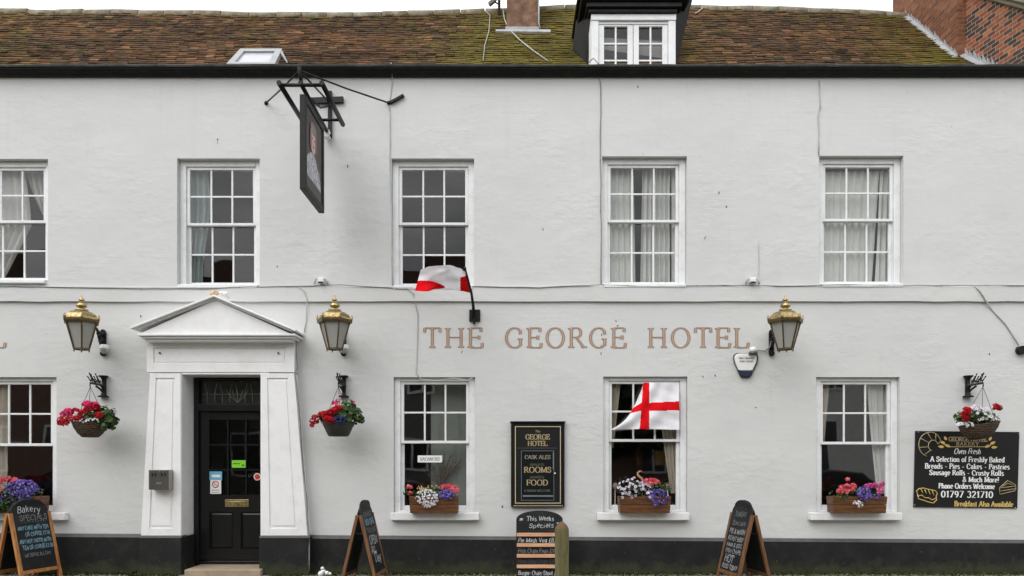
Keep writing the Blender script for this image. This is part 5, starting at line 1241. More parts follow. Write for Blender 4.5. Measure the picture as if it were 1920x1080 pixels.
def q1(t, c, rg, w):
    mb = MB(); leaf_clump(mb, c + Vector((0, 0, .03)), (w * 1.05, .12, .09), 260, .022, rg); leaf_clump(mb, c + Vector((-.36, -.03, .07)), (.07, .06, .07), 22, .02, rg); mb.build('foliage', M['leaf'], t)
    mb = MB(); bloom_clump(mb, c + Vector((-.08, -.13, -.02)), (.155, .05, .11), 120, .0165, rg); bloom_clump(mb, c + Vector((-.07, -.14, -.10)), (.075, .025, .06), 34, .016, rg); mb.build('flower_cluster', M['fl_white'], t)
    mb = MB(); bloom_clump(mb, c + Vector((.17, -.12, .02)), (.10, .06, .065), 130, .015, rg); mb.build('flower_cluster', M['fl_violet'], t)
    mb = MB()
    for d in ((.12, -.06, .12), (.18, -.06, .13), (.25, -.06, .11), (.29, -.08, .07), (.22, -.07, .09)): head(mb, c + Vector(d), .040, rg, 18, .02)
    head(mb, c + Vector((-.33, -.06, .12)), .035, rg, 12, .02); head(mb, c + Vector((-.31, -.09, .04)), .03, rg, 8, .018)
    mb.build('flower_cluster', M['fl_salmon'], t)
    mb = MB(); bloom_clump(mb, c + Vector((-.08, -.05, .11)), (.18, .05, .03), 18, .018, rg); mb.build('flower_cluster', M['fl_yellow'], t)
planter(769, 858, 'brown window box of white, violet and salmon flowers below the vacancies card', q1, 31)
def q2(t, c, rg, w):
    mb = MB(); leaf_clump(mb, c + Vector((-.12, -.02, .08)), (.22, .12, .12), 180, .026, rg); leaf_clump(mb, c + Vector((.2, 0, .11)), (.17, .12, .10), 220, .017, rg); mb.build('foliage', M['leaf'], t)
    mb = MB(); bloom_clump(mb, c + Vector((-.14, -.06, .10)), (.22, .11, .14), 50, .025, rg, 6, 1); bloom_clump(mb, c + Vector((-.26, -.10, .05)), (.07, .05, .08), 14, .025, rg, 6, 1); bloom_clump(mb, c + Vector((.05, -.14, .02)), (.04, .03, .05), 5, .026, rg, 6, 1)
    mb.build('flower_cluster', [M['fl_lilac'], M['fl_eye']], t)
    mb = MB()
    for d in ((.03, -.03, .20), (.09, -.03, .21), (.14, -.02, .20), (.08, -.06, .16), (.17, -.04, .18)): head(mb, c + Vector(d), .036, rg, 20, .020)
    mb.build('flower_cluster', M['fl_salmon'], t)
    mb = MB(); bloom_clump(mb, c + Vector((.17, -.13, -.01)), (.14, .05, .11), 150, .0135, rg); bloom_clump(mb, c + Vector((.17, -.14, -.10)), (.07, .03, .05), 26, .013, rg); mb.build('flower_cluster', M['fl_violet'], t)
planter(1163, 1256, 'brown window box of lilac petunias and violet lobelia below the red cross flag', q2, 32)
def q3(t, c, rg, w):
    mb = MB(); leaf_clump(mb, c + Vector((0, 0, .04)), (w * 1.02, .12, .11), 280, .022, rg); leaf_clump(mb, c + Vector((-.2, -.08, .0)), (.14, .06, .06), 60, .018, rg); mb.build('foliage', M['leaf'], t)
    mb = MB()
    for d in ((-.22, -.08, .11), (-.16, -.09, .13), (-.11, -.09, .10), (-.19, -.11, .06), (-.08, -.08, .13), (-.25, -.08, .07)): head(mb, c + Vector(d), .042, rg, 22, .021)
    head(mb, c + Vector((-.13, -.03, .22)), .025, rg, 9, .018); mb.build('flower_cluster', M['fl_salmon'], t)
    mb = MB()
    for d in ((.16, -.06, .14), (.22, -.06, .15), (.27, -.06, .12), (.26, -.09, .05), (.28, -.09, .08), (.32, -.04, .16), (.12, -.06, .13)): head(mb, c + Vector(d), .034, rg, 16, .019)
    mb.build('flower_cluster', M['fl_magenta'], t)
    mb = MB(); bloom_clump(mb, c + Vector((.05, -.12, .03)), (.095, .06, .10), 140, .014, rg); bloom_clump(mb, c + Vector((.2, -.12, .0)), (.08, .04, .03), 22, .012, rg); mb.build('flower_cluster', M['fl_violet'], t)
    mb = MB(); bloom_clump(mb, c + Vector((-.05, -.16, -.10)), (.07, .03, .05), 34, .013, rg); mb.build('flower_cluster', M['fl_white'], t)
planter(1563, 1661, 'brown window box of salmon, violet and magenta flowers beside the bakery board', q3, 33)
def q4(t, c, rg, w):
    mb = MB(); leaf_clump(mb, c + Vector((0, 0, .05)), (w * 1.0, .12, .10), 260, .022, rg); leaf_clump(mb, c + Vector((.02, -.14, -.09)), (w * .98, .05, .13), 420, .022, rg); mb.build('foliage', M['leaf'], t)
    mb = MB()
    for d in ((-.30, -.08, .18), (-.2, -.09, .16), (-.12, -.09, .20), (-.05, -.06, .22), (.02, -.05, .21), (-.25, -.11, .08), (-.15, -.12, .08), (-.2, -.05, .22)): head(mb, c + Vector(d), .045, rg, 22, .022)
    mb.build('flower_cluster', M['fl_salmon'], t)
    mb = MB(); bloom_clump(mb, c + Vector((.16, -.10, .10)), (.22, .09, .12), 330, .015, rg); bloom_clump(mb, c + Vector((.10, -.16, -.02)), (.24, .05, .08), 80, .014, rg); mb.build('flower_cluster', M['fl_violet'], t)
planter(-34, 74, 'window box of pink and violet flowers behind the bakery specials board', q4, 34)
# ================================================================== pub sign
sx = -2.47
sb = thing('sign_bracket', 'black iron frame and tie rods holding the pub sign out from the wall', 'bracket', (sx, 0, 6.0))
mb = MB(); zf = 5.93
for x in (-2.72, -2.22): mb.tube([(x, -.28, zf), (x, -1.40, zf)], .030, 10)
mb.tube([(-2.72, -1.34, zf), (-2.22, -1.34, zf)], .022, 8); mb.tube([(-2.72, -.42, zf), (-2.22, -.42, zf)], .020, 8)
mb.tube([(sx, 0, zf - .02), (sx, -1.40, zf + .0)], .026, 10)
mb.build('frame', M['iron'], sb)
mb = MB(); apex = (sx - .02, -1.36, zf + .16)
mb.tube([(sx, -1.34, zf), apex, (apex[0], apex[1], apex[2] + .04)], .022, 8)
for w_ in (P(499, 193, -.01), P(729, 193, -.01)): mb.tube([apex, Vector(apex).lerp(Vector(w_), .5) - Vector((0, 0, .012)), w_], .011, 6); mb.ball(w_, .028, .02, .028, 8, 6)
mb.tube([apex, (sx, -.03, zf + .42)], .012, 6); mb.tube([(sx, -1.0, zf + .02), (sx + .01, -.5, zf + .12), (sx + .02, -.04, zf + .36)], .012, 6)
a, b = P(732, 193, -.02), P(757, 179, -.02); mb.bar(a, b, .055, .03)
mb.build('tie_rods', M['iron'], sb)
mb = MB(); mb.bar(P(584, 189, -.03), P(644, 187, -.03), .04, .075); mb.bar((sx + .02, -.025, zf - .06), (sx + .02, -.025, zf + .56), .05, .045)
mb.build('wall_plate', M['iron'], sb)
mb = MB()
for y in (-.62, -1.12): mb.tube([(sx, y, zf - .01), (sx, y, 5.84)], .009, 6)
mb.tube([(sx, -.46 + .05 * math.sin(k * .6), zf - .19 + .06 * math.cos(k * .6)) for k in range(11)], .011, 6)
mb.build('hanger', M['iron'], sb)
ps = thing('pub_sign', 'black framed hanging pub sign with a painted portrait, seen edge on', 'sign', (sx, -.85, 4.70))
y0, y1, z0, z1 = -1.30, -.40, 4.725, 5.845
mb = MB(); h = .036; e = .075
mb.box(sx - h, sx + h, y0, y0 + e, z0, z1); mb.box(sx - h, sx + h, y1 - e, y1, z0, z1); mb.box(sx - h, sx + h, y0 + e, y1 - e, z0, z0 + e); mb.box(sx - h, sx + h, y0 + e, y1 - e, z1 - e, z1)
mb.build('frame', mat('dark_sign_frame', (.011, .011, .012), .5, var=.2, spec=.25), ps, bevel=.006)
mb = MB(); mb.box(sx - .02, sx + .02, y0 + e, y1 - e, z0 + e, z1 - e); mb.build('panel', mat('dark_olive_panel', (.055, .055, .047), .5, var=.25, scale=4), ps)
mb = MB(); xf = sx + .021; pcy = y0 + e + .33
def patch(pts, off=0.0): mb.face([(xf + off, pcy + u, z0 + v) for u, v in pts])
def ell(cu, cv, ru, rv, off): patch([(cu + ru * math.cos(k * .3927), cv + rv * math.sin(k * .3927)) for k in range(16)], off)
mb.cur = 4; patch([(-.33, .22), (.42, .22), (.42, .98), (-.33, .98)], .0)
mb.cur = 1; patch([(-.33, .22), (.36, .22), (.34, .34), (.22, .46), (.06, .56), (-.10, .56), (-.24, .48), (-.33, .40)], .001)
rg = random.Random(6)
for k in range(38):
    u, v = rg.uniform(-.30, .32), rg.uniform(.24, .50)
    if v > .56 - abs(u) * .5: continue
    mb.cur = rg.choice((2, 3, 3, 5)); a = rg.uniform(0, 3.1); l = rg.uniform(.02, .06)
    patch([(u, v), (u + l * math.cos(a), v + l * math.sin(a)), (u + l * math.cos(a) + .012, v + l * math.sin(a) + .014), (u + .012, v + .014)], .002 + .0001 * k)
mb.cur = 0; ell(-.03, .72, .125, .17, .007); mb.cur = 6; ell(-.02, .685, .085, .10, .008); mb.cur = 5; ell(-.03, .86, .135, .075, .009); ell(-.14, .72, .04, .13, .0095); ell(.085, .72, .035, .12, .0095)
mb.cur = 7; ell(-.075, .735, .022, .010, .010); ell(.02, .735, .022, .010, .010); ell(-.02, .645, .035, .010, .010)
mb.cur = 6; patch([(-.035, .73), (-.015, .73), (.0, .675), (-.045, .675)], .0105)
mb.build('portrait', [mat('portrait_skin', (.62, .38, .34), .5, var=.2, scale=12), mat('portrait_coat', (.42, .42, .47), .5, var=.5, scale=25), mat('portrait_coat_dark', (.09, .09, .14), .5), mat('portrait_lace', (.80, .80, .84), .5), mat('portrait_ground', (.055, .032, .030), .5, var=.3), mat('portrait_hair', (.20, .17, .16), .5, var=.3), mat('portrait_flush', (.66, .40, .36), .5, var=.2), mat('portrait_dark', (.07, .04, .04), .6)], ps)
fc = thing('wall_floodlight', 'small white box lamp on the wall behind the far edge of the pub sign', 'lamp', P(612, 250, 0))
c = P(613, 252, -.1); mb = MB(); mb.box(c[0] - .035, c[0] + .04, -.14, -.04, c[2] - .05, c[2] + .05); mb.tube([(c[0], -.05, c[2] + .03), (c[0], 0, c[2] + .05)], .015, 6); mb.build('housing', M['white_plastic'], fc, bevel=.008)
mb = MB(); mb.tube([(c[0] + .04, -.09, c[2] - .01), (c[0] + .055, -.095, c[2] - .012)], .02, 8); mb.build('lens', M['iron'], fc)

# ================================================================== flags
def flag_mesh(name, posf, colf, nu, nv, lab, cat, white='white_cloth'):
    mb = MB(); mb.smooth = True
    for j in range(nv + 1):
        for i in range(nu + 1): mb.v.append(tuple(posf(i / nu, j / nv)))
    for j in range(nv):
        for i in range(nu):
            mb.cur = colf((i + .5) / nu, (j + .5) / nv)
            mb.addf([j * (nu + 1) + i, j * (nu + 1) + i + 1, (j + 1) * (nu + 1) + i + 1, (j + 1) * (nu + 1) + i])
    return tag(mb.build(name, [M[white], M['red_cloth']]), lab, cat)
fp = thing('flagpole', 'short black flagpole angled out from a square wall plate above the lettering', 'flagpole', (PX(889), 0, PZ(602)))
mb = MB(); mb.box(PX(880), PX(900.5), -.03, 0, PZ(603), PZ(581)); mb.bar(P(889, 608, -.04), P(888.5, 580, -.05), .03, .04); mb.build('wall_plate', M['iron'], fp, bevel=.004)
A0, A1 = Vector(P(887.5, 575, -.08)), Vector(P(871.5, 503, -.95))
mb = MB(); mb.tube([P(888.5, 600, -.04), A0, Vector(P(884, 550, -.3)), A1], [.022, .020, .017, .015], 8); mb.ball(A1, .02); mb.build('pole', M['iron'], fp)
H0, H1 = Vector(P(873, 508, -.92)), Vector(P(884.5, 549, -.30))
def lerp(a, b, t): return a + (b - a) * t
def interp(u, tab):
    for (a, ya), (b, yb) in zip(tab, tab[1:]):
        if u <= b:
            t = (u - a) / (b - a); t = t * t * (3 - 2 * t); return ya + (yb - ya) * t
    return tab[-1][1]
FT = lambda u: interp(max(0, min(1, u)), [(0, 509), (.12, 502.5), (.35, 497), (.6, 498), (.8, 499.5), (1, 505.5)])
FB = lambda u: interp(max(0, min(1, u)), [(0, 549), (.2, 545.5), (.45, 540), (.6, 541.5), (.8, 546.5), (1, 545.5)])
def f1(u, v):
    # u: 0 hoist .. 1 fly;  v: 0 top .. 1 bottom.  billowing to the left
    hoist = H0.lerp(H1, v)
    topx, topy = lerp(872, 789, u), FT(u)
    botx, boty = lerp(884, 778, u), FB(u)
    y = lerp(lerp(-.92, -.30, v), -.72, min(1, u * 1.3)) - .10 * math.sin(u * 4.2 + v * 2.2) * u - .028 * math.sin(u * 10 + v * 6) * min(1, u * 3) - .016 * math.sin(v * 13 - u * 7 + 1) * (1 - .5 * u)
    px, py = lerp(topx, botx, v), lerp(topy, boty, v)
    return P(px, py, y)
def c1(u, v):
    px, py = lerp(lerp(872, 789, u), lerp(884, 778, u), v), lerp(FT(u), FB(u), v)
    if px < 834 and py > 526 + 11 * (max(0, px - 800) / 34) ** 1.8 and py < 546 - 5 * max(0, (px - 806) / 28) + 2: return 1
    if px > 863 and py > 514 + (881 - px) * .35: return 1
    return 0
flag_mesh('flag', f1, c1, 90, 44, 'white flag with red patches blowing from the black pole', 'flag', 'flag_thin_white')
def f2(u, v):
    l = 1207 - 38 * v ** 1.1 - 25 * v ** 6; r = 1273 + v
    px = lerp(l, r, u); py = lerp(717.5, 806 - 1.5 * math.sin(u * 3.1), v)
    fold = (1 - u) ** 1.5 * v
    y = -.025 - .10 * fold + .020 * math.sin(u * 15 + v * 4) * (1 - u) - .009 * math.sin(v * 9 + u * 4) * (.4 + u) - .0025 * math.sin(v * 25 - u * 9)
    return P(px, py, y)
def c2(u, v):
    l = 1207 - 38 * v ** 1.1 - 25 * v ** 6; px = lerp(l, 1273 + v, u); py = lerp(717.5, 806, v)
    if 1206 - 6.5 * v < px < 1217.5: return 1
    top, bot = 753, 770
    if px < 1206: top, bot = 753 + (1206 - px) * .62, 770 + (1206 - px) * .20
    else: top, bot = 756 - (px - 1217) * .06, 771.5 - (px - 1217) * .03
    return 1 if top < py < bot else 0
flag_mesh('flag', f2, c2, 96, 66, 'white flag with a red cross hung over the upper panes of a lower window', 'flag')

# ================================================================== menu board
mbx = thing('menu_board', 'tall black wall board with gold letters listing cask ales, rooms and food', 'sign', (PX(1008), 0, PZ(951)))
x0, x1, z0, z1 = PX(958), PX(1058), PZ(950), PZ(793)
mb = MB(); e = .045
mb.box(x0, x0 + e, -.06, -.001, z0, z1); mb.box(x1 - e, x1, -.06, -.001, z0, z1); mb.box(x0 + e, x1 - e, -.06, -.001, z0, z0 + e); mb.box(x0 + e, x1 - e, -.06, -.001, z1 - e, z1)
mb.box(x0 - .012, x1 + .012, -.085, -.002, z1 + .001, z1 + .02); mb.build('frame', M['black'], mbx, bevel=.006)
mb = MB(); mb.box(x0 + e, x1 - e, -.045, -.002, z0 + e, z1 - e); mb.build('panel', M['sign_black'], mbx)
def outline(mb, a, b, c, d, y, w):
    for q in ((a, b, c, c + w), (a, b, d - w, d), (a, a + w, c + w, d - w), (b - w, b, c + w, d - w)): mb.box(q[0], q[1], y, y + .002, q[2], q[3])
mb = MB(); outline(mb, PX(965.5), PX(1051), PZ(943.5), PZ(799.5), -.0625, .011); outline(mb, PX(962.5), PX(1055), PZ(948.5), PZ(947), -.0625, .004); mb.build('gold_border', M['gold_thin'], mbx)
ca = MB(); ca.box(PX(978), PX(1036), -.052, -.0455, PZ(937), PZ(846)); ca.build('glazed_case', M['notice_black'], mbx)
ca = MB(); outline(ca, PX(977), PX(1038.5), PZ(938), PZ(845), -.057, .006); ca.box(PX(980), PX(1037), -.059, -.053, PZ(931), PZ(928.2)); ca.box(PX(1036.2), PX(1037.8), -.059, -.0575, PZ(880), PZ(848)); ca.build('case_rail', mat('thin_grey_rail', (.17, .19, .20), .4), mbx)
ca = MB(); ca.box(PX(970), PX(1044), -.05, -.0455, PZ(841), PZ(839.5)); ca.build('divider', mat('dark_grey_divider', (.05, .05, .05), .5), mbx)
ca = MB(); ca.ball(P(1040.5, 887.5, -.065), .012); ca.build('knob', M['white_plastic'], mbx)
def onp(px, py, y=-.048): return lambda u, v, w: (PX(px, y) + u, y - w, PZ(py, y) + v)
silver, dimg = mat('silver_gold_lettering', (.34, .30, .225), .5), mat('dim_gold_lettering', (.16, .145, .11), .5)
for s_, px, py, y, h_, tk, tn, sf, w_, m_, sl in (('The', 1008, 811, -.048, .032, .15, .06, 0, .07, M['gold'], .2), ('GEORGE', 1008, 824, -.048, .068, .19, .08, .07, .325, M['gold'], 0), ('HOTEL', 1008, 836, -.048, .066, .19, .08, .07, .265, M['gold'], 0),
        ('CASK ALES', 1008, 860.5, -.054, .050, .16, .07, .06, .345, silver, 0), ('PRIVATE', 1007, 873.5, -.054, .030, .14, .07, .06, .19, dimg, 0), ('ROOMS', 1008, 886, -.054, .074, .19, .08, .07, .365, M['gold'], 0),
        ('quality', 1007, 896.5, -.054, .036, .14, .07, .03, .19, dimg, 0), ('FOOD', 1007.5, 910, -.054, .074, .19, .08, .07, .29, M['gold'], 0), ('A WARM WELCOME', 1007.5, 922, -.054, .030, .14, .07, .06, .35, dimg, 0)):
    mb = MB(); write(mb, s_, onp(px, py, y), h_, tk, tn, sf, width=w_, slant=sl); mb.build('lettering', m_, mbx)

# ================================================================== bakery board
bk = thing('bakery_board', 'wide black bakery board with white writing and gold bread drawings', 'sign', P(1812, 952, 0))
C4 = [Vector(P(1713.5, 950.5, -.02)), Vector(P(1907.5, 953, -.02)), Vector(P(1911.5, 810, -.02)), Vector(P(1717, 808, -.02))]
def bp_(px, py, w=0.0):
    u, v = (px - 1715.2) / 194, (951.5 - py) / 142.5
    a = C4[0].lerp(C4[1], u); b = C4[3].lerp(C4[2], u); p = a.lerp(b, v); return Vector((p.x, -.0225 - w, p.z))
mb = MB(); mb.prism(C4, [Vector((p.x, -.001, p.z)) for p in C4]); mb.build('panel', M['sign_black'], bk)
def onb(px, py): return lambda u, v, w: bp_(px + u / S, py - v / S, w)
for s_, px, py, h_, w_ in (('A Selection of Freshly Baked', 1813, 866, 9.5, 139), ('Breads - Pies - Cakes - Pastries', 1813, 879, 9.5, 158), ('Sausage Rolls - Crusty Rolls', 1812, 891, 9.5, 139), ('& Much More!', 1839, 903.5, 9.5, 68), ('Phone Orders Welcome', 1813, 916, 9.5, 105), ('01797 321710', 1814, 932.5, 11.5, 98)):
    mb = MB(); write(mb, s_, onb(px, py), h_ * S, .215, .11, .05, width=w_ * S, gap=.05); mb.build('lettering', M['white_print'], bk)
mb = MB(); write(mb, 'Oven Fresh', onb(1812, 851), 10 * S, .15, .07, 0, width=50 * S, slant=.25, jit=.04); mb.build('lettering', M['white_print'], bk)
for s_, px, py, h_, w_, al, gp in (('Breakfast Also Available', 1846, 949, 9.5, 110, 'l', .05), ('BAKERY', 1812.5, 835.5, 6.5, 42, 'c', .16), ('GEORGE HOTEL', 1813, 827.5, 8, 72, 'c', .05)):
    mb = MB(); write(mb, s_, onb(px, py), h_ * S, .22, .11, .06, width=w_ * S, gap=gp, align='c'); mb.build('lettering', M['gold'] if al == 'c' else M['yellow'], bk)
mb = MB(); mb.box(bp_(1777, 838).x, bp_(1850, 838).x, -.0245, -.0225, bp_(1777, 838.6).z, bp_(1777, 837.4).z); mb.build('gold_line', M['yellow'], bk)
def draw(pts, r=.006, closed=False):
    q = [bp_(*p, .003) for p in pts]
    if closed: q.append(q[0])
    mb.tube(q, r, 5)
mb = MB()
# croissant: outer and inner arcs joined by ribs
oc = [(1742 + 21 * math.cos(R(a)) * 1.0, 834 - 23 * math.sin(R(a))) for a in range(15, 256, 15)]; ic = [(1748 + 9 * math.cos(R(a)), 836 - 10 * math.sin(R(a))) for a in range(15, 256, 15)]
draw(oc); draw(ic)
for k in range(0, 17, 3): draw([oc[k], ic[k]], .005)
mb.build('emblem', M['gold'], bk); mb = MB()
# loaf of bread
draw([(1721, 927), (1719, 921), (1724, 917), (1732, 916), (1740, 918), (1747, 919), (1755, 921), (1758, 926), (1756, 931), (1757, 938), (1751, 944), (1742, 942), (1733, 939), (1723, 936)], .007, True); draw([(1723, 931), (1729, 929), (1735, 934), (1742, 934), (1748, 938), (1755, 935)], .006)
for k in range(4): draw([(1727 + 7 * k, 918 + k * .7), (1731 + 7 * k, 925 + k * 1.5)], .006)
mb.build('emblem', M['yellow'], bk); mb = MB()
# slice of cake
draw([(1875, 926), (1874, 914), (1889, 900), (1903, 907), (1905, 914), (1903, 919)], .006, True); draw([(1875, 914), (1904, 910)], .005); draw([(1875, 920), (1904, 915)], .005); draw([(1880, 911), (1889, 905), (1899, 908)], .005)
mb.build('emblem', M['gold'], bk)
# wheat ears either side of the name
for s_ in (-1, 1):
    mb = MB()
    base = 1812.5 + s_ * 38
    for k, (dx, dy, l, a) in enumerate(((0, 0, 13, 20), (9, -6, 12, 28), (4, -14, 9, 55), (12, 2, 12, 5))):
        c0 = (base + s_ * dx, 836 + dy); t_ = R(a); ux, uy = s_ * math.cos(t_), -math.sin(t_)
        pts = [(c0[0] + ux * l * (f - .5) * 1 - uy * w_ * s_ * 0 + (-uy) * w_, c0[1] + uy * l * (f - .5) + ux * w_) for f, w_ in ((0, 0), (.25, 2.4), (.6, 2.4), (1, 0), (.6, -2.4), (.25, -2.4))]
        mb.face([bp_(*p, .003 + .0004 * k) for p in pts])
    mb.build('emblem', M['yellow'], bk)
for p in ((1716.5, 948), (1812, 950.5), (1904.5, 950.5), (1908, 813), (1720, 811)):
    mb = MB(); mb.ball(bp_(*p, .002), .009, n=8, m=5); mb.build('screw', M['bin_side'], bk)

# ================================================================== small wall things
ab = thing('alarm_box', 'white and navy wedge shaped burglar alarm box below the end of the lettering', 'alarm box', P(1399, 706, 0))
mb = MB(); q = [P(x, y, -.06) for x, y in ((1382, 664), (1390, 663), (1407, 663), (1415.5, 664), (1419, 667), (1419.5, 672), (1418, 680), (1411, 695), (1386, 695), (1379.5, 680), (1378, 672), (1378.5, 667))]; mb.prism(q, [(p[0] * 1.0, -.001, p[2]) for p in q]); mb.build('cover', M['white_plastic'], ab, bevel=.012)
mb = MB(); q = [P(x, y, -.062) for x, y in ((1385, 693), (1391, 695), (1398, 696), (1405, 695.5), (1412, 694), (1409, 702), (1405, 706), (1392, 706), (1388.5, 702))]; mb.prism(q, [(p[0], -.001, p[2]) for p in q]); mb.build('lens', M['navy'], ab, bevel=.008)
mb = MB(); q = [P(x, y, -.03) for x, y in ((1380, 662.5), (1417, 662.5), (1421.5, 666), (1422, 672), (1420, 681), (1409.5, 704), (1406, 708), (1391, 708), (1387.5, 704), (1377.5, 681), (1375.5, 672), (1376, 666))]; mb.prism(q, [(p[0], -.002, p[2]) for p in q]); mb.build('back_plate', mat('dark_grey_plastic', (.06, .06, .07), .5), ab)
mb = MB(); write(mb, 'Alert Security', lambda u, v, w: (PX(1399, -.06) + u, -.0635 - w, PZ(673, -.06) + v), .026, .24, .14, 0, width=.20, slant=.2); write(mb, '01580 200000', lambda u, v, w: (PX(1399, -.06) + u, -.0635 - w, PZ(679, -.06) + v), .022, .2, .12, 0, width=.18); mb.build('lettering', M['grey_print'], ab)
cb_ = thing('cigarette_bin', 'grey metal cigarette bin with slots on the left door pilaster', 'bin', P(302, 918, -.17))
mb = MB(); x0, x1, z0, z1 = PX(279, -.30), PX(316, -.30), PZ(918, -.30), PZ(881, -.30)
mb.cur = 1; mb.box(x0 + .002, x1 + .0, -.297, -.167, z0, z1); mb.cur = 0; mb.box(x0, x1 + .002, -.302, -.2975, z0 - .002, z1 - .004); mb.build('body', [M['bin_grey'], M['bin_side']], cb_, bevel=.004)
for k in (284.5, 290, 302, 308):
    mb = MB(); mb.box(PX(k, -.3), PX(k + 3.2, -.3), -.3045, -.3025, PZ(893, -.3), PZ(887, -.3)); mb.build('slot', M['dark_hole'], cb_)
mb = MB(); mb.box(PX(293, -.3), PX(303, -.3), -.306, -.3025, PZ(908, -.3), PZ(904, -.3)); mb.ball(P(298.5, 884.5, -.305), .007, n=6, m=4); mb.build('badge', M['bin_side'], cb_)
for px_, lab in ((602, 'small white sensor with side arms on the string course left of the flag'), (1411, 'small white sensor with side arms on the string course above the alarm box')):
    t = thing('sensor', lab, 'sensor', P(px_, 533, 0), group='white sensors on the string course'); c = P(px_, 526, -.06)
    mb = MB(); mb.box(c[0] - .04, c[0] + .04, -.10, -.0, c[2] - .03, c[2] + .035); mb.build('housing', M['white_plastic'], t, bevel=.012)
    for s_ in (-1, 1):
        mb = MB(); mb.tube([(c[0] + s_ * .045, -.04, c[2] + .03), (c[0] + s_ * .075, -.06, c[2] + .02), (c[0] + s_ * .09, -.06, c[2] - .05)], .012, 6); mb.build('arm', M['painted_cable'], t)
    mb = MB(); mb.box(c[0] - .03, c[0] + .03, -.104, -.1005, c[2] - .042, c[2] - .024); mb.build('lens', M['iron'], t)
jb = MB(); c = P(1913, 657, -.02); jb.tube([(c[0], 0, c[2]), (c[0], -.07, c[2])], .058, 14); jb.tube([(c[0] + .02, -.05, c[2]), (c[0] + .2, -.05, c[2] + .005)], .03, 8); tag(jb.build('junction_box', M['iron']), 'round black junction box on the wall at the right edge', 'junction box')
mb = MB()
rg = random.Random(2); c = Vector(P(402, 551, -.30))
for d, r_ in (((-.03, 0, .0), .03), ((.0, .02, .03), .026), ((.03, .01, .01), .024)): mb.ball(c + Vector(d), r_, r_, r_ * 1.1, 9, 6)
mb.cur = 1
for d, r_ in (((.10, 0, .01), .035), ((.14, .01, .0), .045), ((.17, .02, -.03), .03)): mb.ball(c + Vector(d), r_, r_ * .8, r_ * .8, 9, 6)
tag(mb.build('pediment_ornament', [mat('pale_orange_stone', (.66, .45, .26), .8, var=.3, scale=20), M['white_print']]), 'small pale orange and white ornament on the peak of the door pediment', 'ornament')
mb = MB(); c = Vector(P(606, 1076, -.30)); c.z = .035
for d, r_ in (((-.03, 0, 0), .04), ((.0, .01, .03), .035), ((-.01, 0, .07), .025), ((.05, 0, .01), .03), ((.09, 0, .0), .022)): mb.ball(c + Vector(d), r_, r_ * .9, r_, 8, 6)
tag(mb.build('white_ornament', M['white_print']), 'small lumpy white ornament on the ground at the foot of the dark plinth', 'ornament')

# ------------------------------------------------------------------ cables
def cable(pts, lab, m='painted_cable', r=.0075, y=-.010, clips=True, seed=1):
    rg = random.Random(seed); q = []
    P3 = [Vector(P(p[0], p[1], p[2] if len(p) > 2 else y)) for p in pts]
    for a, b in zip(P3, P3[1:]):
        n = max(1, int((b - a).length / .15))
        for k in range(n): q.append(a.lerp(b, k / n) + Vector((rg.uniform(-.006, .006), rg.uniform(-.002, .002), rg.uniform(-.004, .004))))
    q.append(P3[-1])
    mb = MB(); mb.tube(q, r, 6)
    if clips:
        for k in range(2, len(q) - 1, 4): mb.ball(q[k], r * 1.5, n=6, m=4)
    tag(mb.build('wall_cable', M[m]), lab, 'cable')
cable([(734, 118, -.19), (736, 146, -.02), (735, 158), (731, 195), (731, 296), (735, 400), (737, 537)], 'thin cable down the wall beside the upper window above the flagpole', r=.006)
cable([(1104, 118, -.02), (1113, 109, -.10), (1121, 118, -.20), (1125, 142, -.03), (1126, 165), (1126, 300), (1127, 420), (1127, 532)], 'cable looping over the cornice at the dormer and down to the string course', 'dark_cable', .0065)
cable([(1537, 151), (1538, 200), (1535, 218), (1535, 292)], 'short cable from below the cornice to the upper window nearest the right edge', r=.007)
cable([(-60, 536), (120, 538), (200, 540), (330, 541), (385, 541), (450, 538), (560, 537), (640, 534), (742, 540), (890, 537), (1010, 539), (1127, 534), (1230, 538), (1330, 535), (1480, 536), (1560, 534), (1700, 535), (1960, 535)], 'long thin cable running along the top of the string course', 'dark_cable', .006, -.046, seed=5)
cable([(742, 541, -.05), (765, 541, -.05), (775, 550, -.05), (779, 568, -.02), (783, 590), (781, 700), (790, 711), (820, 714), (850, 709), (878, 714), (886, 708)], 'cable curving from the string course to the window with the vacancies card', 'painted_cable', .007)
cable([(560, 537, -.046), (571, 546, -.05), (575, 560, -.045), (575, 600), (570, 624, -.02)], 'cable dropping behind the right end of the door pediment', 'painted_cable', .006)
cable([(556, 640, -.1), (557, 690, -.1), (554, 702, -.16), (560, 760, -.12), (568, 860, -.12), (577, 960, -.12), (579, 1003, -.16), (580, 1070, -.19)], 'knotted dark cable running down beside the right door pilaster', 'dark_cable', .008)
cable([(1829, 537, -.045), (1838, 546, -.05), (1848, 563, -.05), (1860, 580), (1885, 608), (1898, 628), (1910, 648, -.04)], 'pale cable slanting down the wall to the round black junction box', 'painted_cable', .009)
cable([(1447, 640, -.03), (1443, 652, -.03), (1434, 658, -.03), (1422, 657, -.03), (1414, 663, -.04)], 'dark lead from the lantern to the white globe light', 'dark_cable', .009, clips=False)
cable([(1423, 452), (1423, 518), (1421, 524, -.04)], 'thin straight wire above the right hand wall sensor', r=.004, clips=False)
def roof_cable(pts, lab, m, r):
    q = [Vector(roof_from_px(a, b, .035)) for a, b in pts]; mb = MB()
    mb.tube(q, r, 6); tag(mb.build('roof_cable', M[m]), lab, 'cable')
roof_cable([(943, 16), (946, 40), (953, 58), (975, 80), (1000, 100), (1027, 119)], 'white cable sagging across the tiles from the chimney to the cornice', 'old_white_cable', .009)
